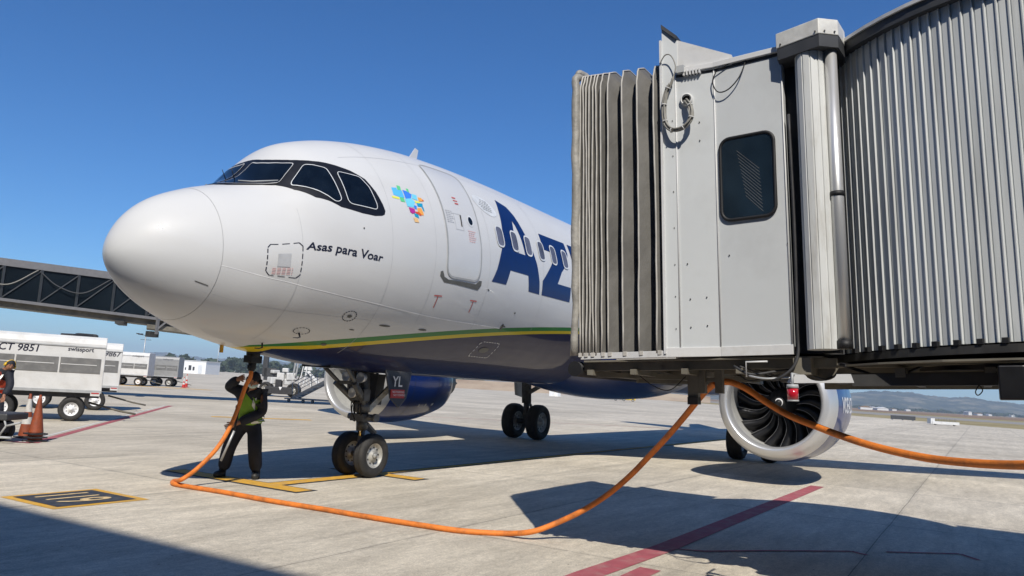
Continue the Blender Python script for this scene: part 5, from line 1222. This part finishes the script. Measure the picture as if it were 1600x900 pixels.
# worker at the nose: local x = picture right, local -y = towards the camera
L0 = (gp(350, 748)+gp(398, 748))/2+FH*.10-RH*.0
Jw = {'pelvis': ((.02, .02, .82), (.15, .11)), 'waist': ((.03, .0, 1.00), (.145, .105)), 'chest': ((.06, -.10, 1.20), (.165, .12)), 'neck': ((.10, -.19, 1.36), (.055, .055)), 'head': ((.13, -.27, 1.44), (.078, .085)), 'crown': ((.15, -.33, 1.55), (.07, .075)),
      'shoulder_r': ((-.13, -.08, 1.30), .07), 'elbow_r': ((-.31, -.14, 1.36), .050), 'wrist_r': ((-.10, -.28, 1.48), .036), 'hand_r': ((-.045, -.30, 1.50), (.042, .024)),
      'shoulder_l': ((.23, -.15, 1.27), .07), 'elbow_l': ((.27, -.14, 1.00), .046), 'wrist_l': ((-.02, -.32, .84), .035), 'hand_l': ((-.12, -.37, .79), (.042, .024)),
      'hip_r': ((-.10, .03, .80), .095), 'knee_r': ((-.22, -.06, .45), .066), 'ankle_r': ((-.29, .0, .10), .040), 'toe_r': ((-.34, -.15, .045), .026),
      'hip_l': ((.12, .03, .80), .095), 'knee_l': ((.17, -.06, .46), .066), 'ankle_l': ((.20, .03, .10), .040), 'toe_l': ((.23, -.12, .045), .026)}
person('worker in green safety vest and face mask holding the orange hose under the nose', L0, RZ, Jw, 'navycloth', 'navycloth', 'hivis', (-.05, -.8, -.62), {'r': (0, -1, -.1), 'l': (-.2, -1, 0)}, mask=True, ear='black', scl=1.07)
# pole in his hand
e = MB(); e.cyl(pt(345, 720, 12.05), pt(366, 673, 12.05), .018, .018, 12); e.cyl(pt(366, 673, 12.05), pt(373, 640, 12.15), .015, .015, 12, mi=1)
tag(e.build('metal_pole', ['steel', 'black']), 'short steel pole held by the worker under the nose', 'pole')
# worker at the left edge, leaning over the tractor
L1 = farpos(8, 17.25)
J2 = {'pelvis': ((-.15, .05, .92), (.15, .11)), 'waist': ((-.12, .0, 1.10), (.14, .10)), 'chest': ((-.02, -.06, 1.30), (.165, .12)), 'neck': ((.11, -.10, 1.43), (.055, .055)), 'head': ((.19, -.12, 1.50), (.078, .085)), 'crown': ((.24, -.11, 1.62), (.07, .075)),
      'shoulder_l': ((.20, -.10, 1.36), .068), 'elbow_l': ((.30, -.16, 1.10), .048), 'wrist_l': ((.28, -.30, .90), .035), 'hand_l': ((.30, -.34, .84), (.042, .024)),
      'shoulder_r': ((-.22, -.06, 1.36), .068), 'elbow_r': ((-.28, -.20, 1.10), .048), 'wrist_r': ((-.10, -.36, .98), .035), 'hand_r': ((-.03, -.40, .96), (.042, .024)),
      'hip_l': ((-.04, .03, .88), .095), 'knee_l': ((.10, -.14, .52), .066), 'ankle_l': ((.02, .05, .10), .048), 'toe_l': ((.10, -.12, .045), .038),
      'hip_r': ((-.26, .03, .88), .095), 'knee_r': ((-.28, -.08, .50), .066), 'ankle_r': ((-.28, .05, .10), .048), 'toe_r': ((-.26, -.14, .045), .038)}
person('worker in orange vest with yellow ear defenders bending over the tractor at the left edge', L1, RZ, J2, 'navycloth', 'navycloth', 'hivisorange', (.45, -.65, -.6), {'r': (0, -.5, -.8), 'l': (0, -.5, -.8)}, mask=False, ear='earyellow', hood='cap')

# ================================================================== FAR VEHICLES AND STRUCTURES

gv = thing('service_truck', 'white and dark service truck with tall mast and pipes seen below the nose', 'truck', farpos(441, 58), RZ)
for x in (-1.05, .95): wheel('truck_wheel', (x, 0, .52), .52, .55, gv, ax=(.25, 1, 0))
e = MB(); e.box((-.05, .4, .45), (2.0, 1.6, .5)); e.box((-.2, .1, .95), (.45, .4, .6)); e.build('chassis', 'dark', gv, .03)
e = MB()
for x, z, sx, sz in ((-.75, 1.15, .7, .5), (-.1, 1.45, .55, .6), (.55, 1.5, .75, .55), (.35, 1.1, .5, .45), (.15, 1.95, .45, .3), (-.6, 1.8, .4, .25)): e.box((x, .3+x*.1, z), (sx, .6, sz), rz=x)
e.build('body_panels', 'gsewhite', gv, .06)
e = MB(); e.box((-1.35, .3, 2.4), (.36, .3, 2.0)); e.box((-.95, .3, 1.6), (.9, .3, .9)); e.build('mast', 'fascia', gv, .02)
for x in (.85, 1.05): 
    e = MB(); e.tube(catmull([(x, .2, 3.2), (x-.03, .2, 2.2), (x-.12, .2, 1.5)], 4), .07, 8); e.build('pipe', 'steel', gv)
e = MB(); e.tube(catmull([(1.35, .2, 3.1), (1.33, .2, 2.0), (1.1, .2, 1.3), (.7, .2, 1.3)], 5), .035, 6); e.build('cable', 'black', gv)
e = MB(); e.extr([(-.05, -.42, .72), (.20, -.42, .72), (.07, -.42, .48)], (0, .02, 0)); e.build('warning_triangle', 'whitetext', gv)
# access stairs
stt = thing('access_stairs', 'grey wheeled aircraft stairs with handrails far behind the nose wheels', 'stairs', farpos(487, 49), RZ-.1)
e = MB()
for y in (-.5, .5): e.beam((-.9, y, .25), (3.8, y, 2.95), .06, .16)
for k in range(12): e.box((-.75+k*.38, 0, .36+k*.218), (.26, 1.0, .035))
e.build('stair_flight', 'steel', stt)
e = MB()
for y in (-.52, .52):
    e.tube([(-.9, y, .3), (-1.0, y, 1.15), (3.7, y, 3.95)], .025, 6); e.tube([(-.95, y, .75), (3.7, y, 3.5)], .018, 6)
    for k in range(5): e.cyl((-.9+k*1.15, y, .3+k*.66), (-.98+k*1.15, y, 1.17+k*.685), .02, n=6)
e.build('handrail', 'steel', stt)
e = MB(); e.beam((-1.4, -.5, .2), (2.9, -.5, .2), .08, .08); e.beam((-1.4, .5, .2), (2.9, .5, .2), .08, .08); e.beam((2.6, -.5, .2), (2.6, -.5, 2.2), .08, .08); e.beam((2.6, .5, .2), (2.6, .5, 2.2), .08, .08); e.build('stair_base', 'steel', stt)
for x in (-1.1, -.2, .4, 2.6): wheel('stair_wheel', (x, -.55, .1), .1, .08, stt)
# far white stairs
st2 = thing('access_stairs', 'small white stairs standing far off under the fuselage', 'stairs', farpos(481, 118), RZ)
e = MB()
for x in (-.9, -.3): e.beam((x-.3, 0, 0), (x+.2, 0, 3.4), .12, .12); e.beam((x+.7, .8, 0), (x+.3, .8, 3.4), .12, .12)
e.beam((0, 0, 2.2), (2.1, 0, .1), .12, .4); e.beam((-.9, 0, 1.2), (.3, 0, 1.2), .08, .08); e.beam((-.7, 0, 2.2), (.1, 0, 2.2), .08, .08); e.extr([(-.7, .2, 2.4), (.5, .2, 2.4), (.0, .2, 4.1), (-.3, .2, 4.1)], (0, .5, 0))
e.build('stair_frame', 'cartwhite', st2)
# white building
bd = thing('airport_building', 'low white flat-roofed building far off on the left', 'building', farpos(299.5, 243), RZ-.12)
e = MB(); e.box((0, 4, 1.9), (9.6, 9, 3.9)); e.build('wall', 'building', bd)
e = MB(); e.box((0, 4, 3.9), (9.9, 9.3, .2)); e.build('roof', 'cabwhite', bd)
for x, w1, h1 in ((-4.0, .6, 1.1), (-2.9, .6, 1.6), (-1.7, .35, .8), (-.3, .9, 1.5), (.9, .6, 1.1)):
    e = MB(); e.box((x, -.52, 1.0+h1/2), (w1, .1, h1)); e.build('window', 'fascia', bd)
e = MB(); e.box((3.0, -.52, 1.4), (1.3, .1, 2.6)); e.build('door', 'palemark', bd)
b2 = thing('equipment_hut', 'small white hut far off just right of the white building', 'building', farpos(333, 270), RZ)
e = MB(); e.box((0, 1, .6), (2.6, 2, 1.2)); e.build('wall', 'building', b2); e = MB(); e.box((-.2, -.03, .6), (.5, .06, .7)); e.box((.8, -.03, .6), (.3, .06, .5)); e.build('window', 'dark', b2)
# light masts
def mast(px, dep, h, label, arms):
    t = thing('light_mast', label, 'light mast', farpos(px, dep), RZ); e = MB(); e.cyl((0, 0, 0), (0, 0, h), .16, .09, 10); e.build('pole', 'steel', t)
    if arms:
        e = MB(); e.beam((-1.5, 0, h+.05), (1.3, 0, h-.15), .1, .1); e.beam((-.9, 0, h-.9), (1.1, 0, h-.9), .08, .08); e.build('crossarm', 'fascia', t)
        for x in (-1.5, -.8, .5, 1.2):
            e = MB(); e.box((x, -.1, h+.1-.05*x), (.5, .35, .2)); e.build('floodlight', 'fascia', t)
    else:
        e = MB(); e.cyl((0, 0, h), (0, 0, h+.9), .5, .5, 12); e.build('floodlight', 'fascia', t)
    return t
mast(222.5, 150, 7.4, 'floodlight mast with crossarms far off above the baggage carts', True)
mast(338.5, 300, 11.2, 'thin light mast with round head far off beside the nose', False)
# far right: boom fence and barrier
bf = thing('barrier', 'long low black barrier on the grass strip at the right', 'barrier', farpos(1411, 130), RZ)
e = MB(); e.box((0, 0, .42), (4.0, .2, .62)); e.build('panel', 'fascia', bf)
e = MB()
for x in (-1.7, 0, 1.7): e.box((x, .15, .12), (.1, .3, .24))
e.build('foot', 'steel', bf)
wf = thing('dolly_train', 'low white airfield dolly with upright stakes far off at the right', 'dolly', farpos(1473, 103), RZ-.05)
e = MB(); e.box((.1, 0, .32), (3.4, 1.2, .34)); e.box((-1.5, 0, .5), (.5, 1.0, .7)); e.build('deck', 'cartwhite', wf)
e = MB()
for k in range(14): e.cyl((-1.2+k*.2, -.5, .5), (-1.2+k*.2, -.5, .92), .03, n=5)
e.build('stakes', 'curtain', wf)
for x in (-1.2, 1.2): wheel('dolly_wheel', (x, -.5, .16), .16, .1, wf)
for k, (px, dep, w1, h1, lb) in enumerate(((863.5, 190, 1.5, 1.5, 'left one of two small white blocks far off under the belly'), (871.5, 190, 1.4, 1.4, 'right one of two small white blocks far off under the belly'))):
    e = MB(); e.box((0, 0, h1/2), (w1, 1, h1)); e.box((0, 0, h1+.04), (w1+.1, 1.1, .08)); o = e.build('marker_block', 'building', None, .03); o.location = farpos(px, dep); tag(o, lb, 'marker block', 'white blocks under the belly')
sv2 = thing('service_van', 'bright yellow and dark vehicle far off below the belly', 'van', farpos(980, 175), RZ)
e = MB(); e.box((.2, 0, .75), (3.2, 1.6, .9)); e.build('body', 'earyellow', sv2, .12)
e = MB(); e.box((-2.6, 0, .7), (2.4, 1.5, .6)); e.build('trailer', 'fascia', sv2, .1)
for x in (-2.6, -.8, 1.2): wheel('van_wheel', (x, -.75, .3), .3, .2, sv2)
# far hangars and houses on the right, one by one
hr = random.Random(21)
HP = [(1352, 700, 14, 3.5), (1362, 900, 10, 4), (1376, 760, 16, 3), (1395, 900, 7, 3), (1418, 1200, 9, 4), (1512, 900, 6, 6), (1528, 1150, 12, 4), (1545, 1300, 8, 4), (1582, 1500, 14, 6)]
for k, (px, dep, w1, h1) in enumerate(HP):
    w1 *= .7; h1 *= .6
    t = thing('far_building', 'tiny pale building, number %s from the left along the foot of the hills' % ('one two three four five six seven eight nine'.split()[k]), 'building', farpos(px, dep), RZ+hr.uniform(-.3, .3), 'far buildings below the hills')
    e = MB(); e.box((0, 0, h1/2), (w1, 8, h1)); e.build('wall', 'cartwhite', t)
    e = MB(); e.extr([(-w1/2-.3, -4.3, h1), (w1/2+.3, -4.3, h1), (0, -4.3, h1+w1*.12)], (0, 8.6, 0)); e.build('roof', 'soil' if k % 3 == 0 else 'cabwhite', t)

# ================================================================== HAZE
hz = MB(); hz.box((2500, 2000, 74), (6800, 7600, 150)); ho = hz.build('haze', 'white'); ho.data.materials.clear()
hm = bpy.data.materials.new('haze_air'); hm.use_nodes = True; n_ = hm.node_tree.nodes; n_.clear()
ov = n_.new('ShaderNodeOutputMaterial'); pv = n_.new('ShaderNodeVolumePrincipled'); pv.inputs['Color'].default_value = (.70, .84, 1, 1); pv.inputs['Density'].default_value = .00024
pv.inputs['Anisotropy'].default_value = .0
hm.node_tree.links.new(pv.outputs[0], ov.inputs['Volume']); ho.data.materials.append(hm); tag(ho, kind='stuff')
S.cycles.volume_bounces = 0
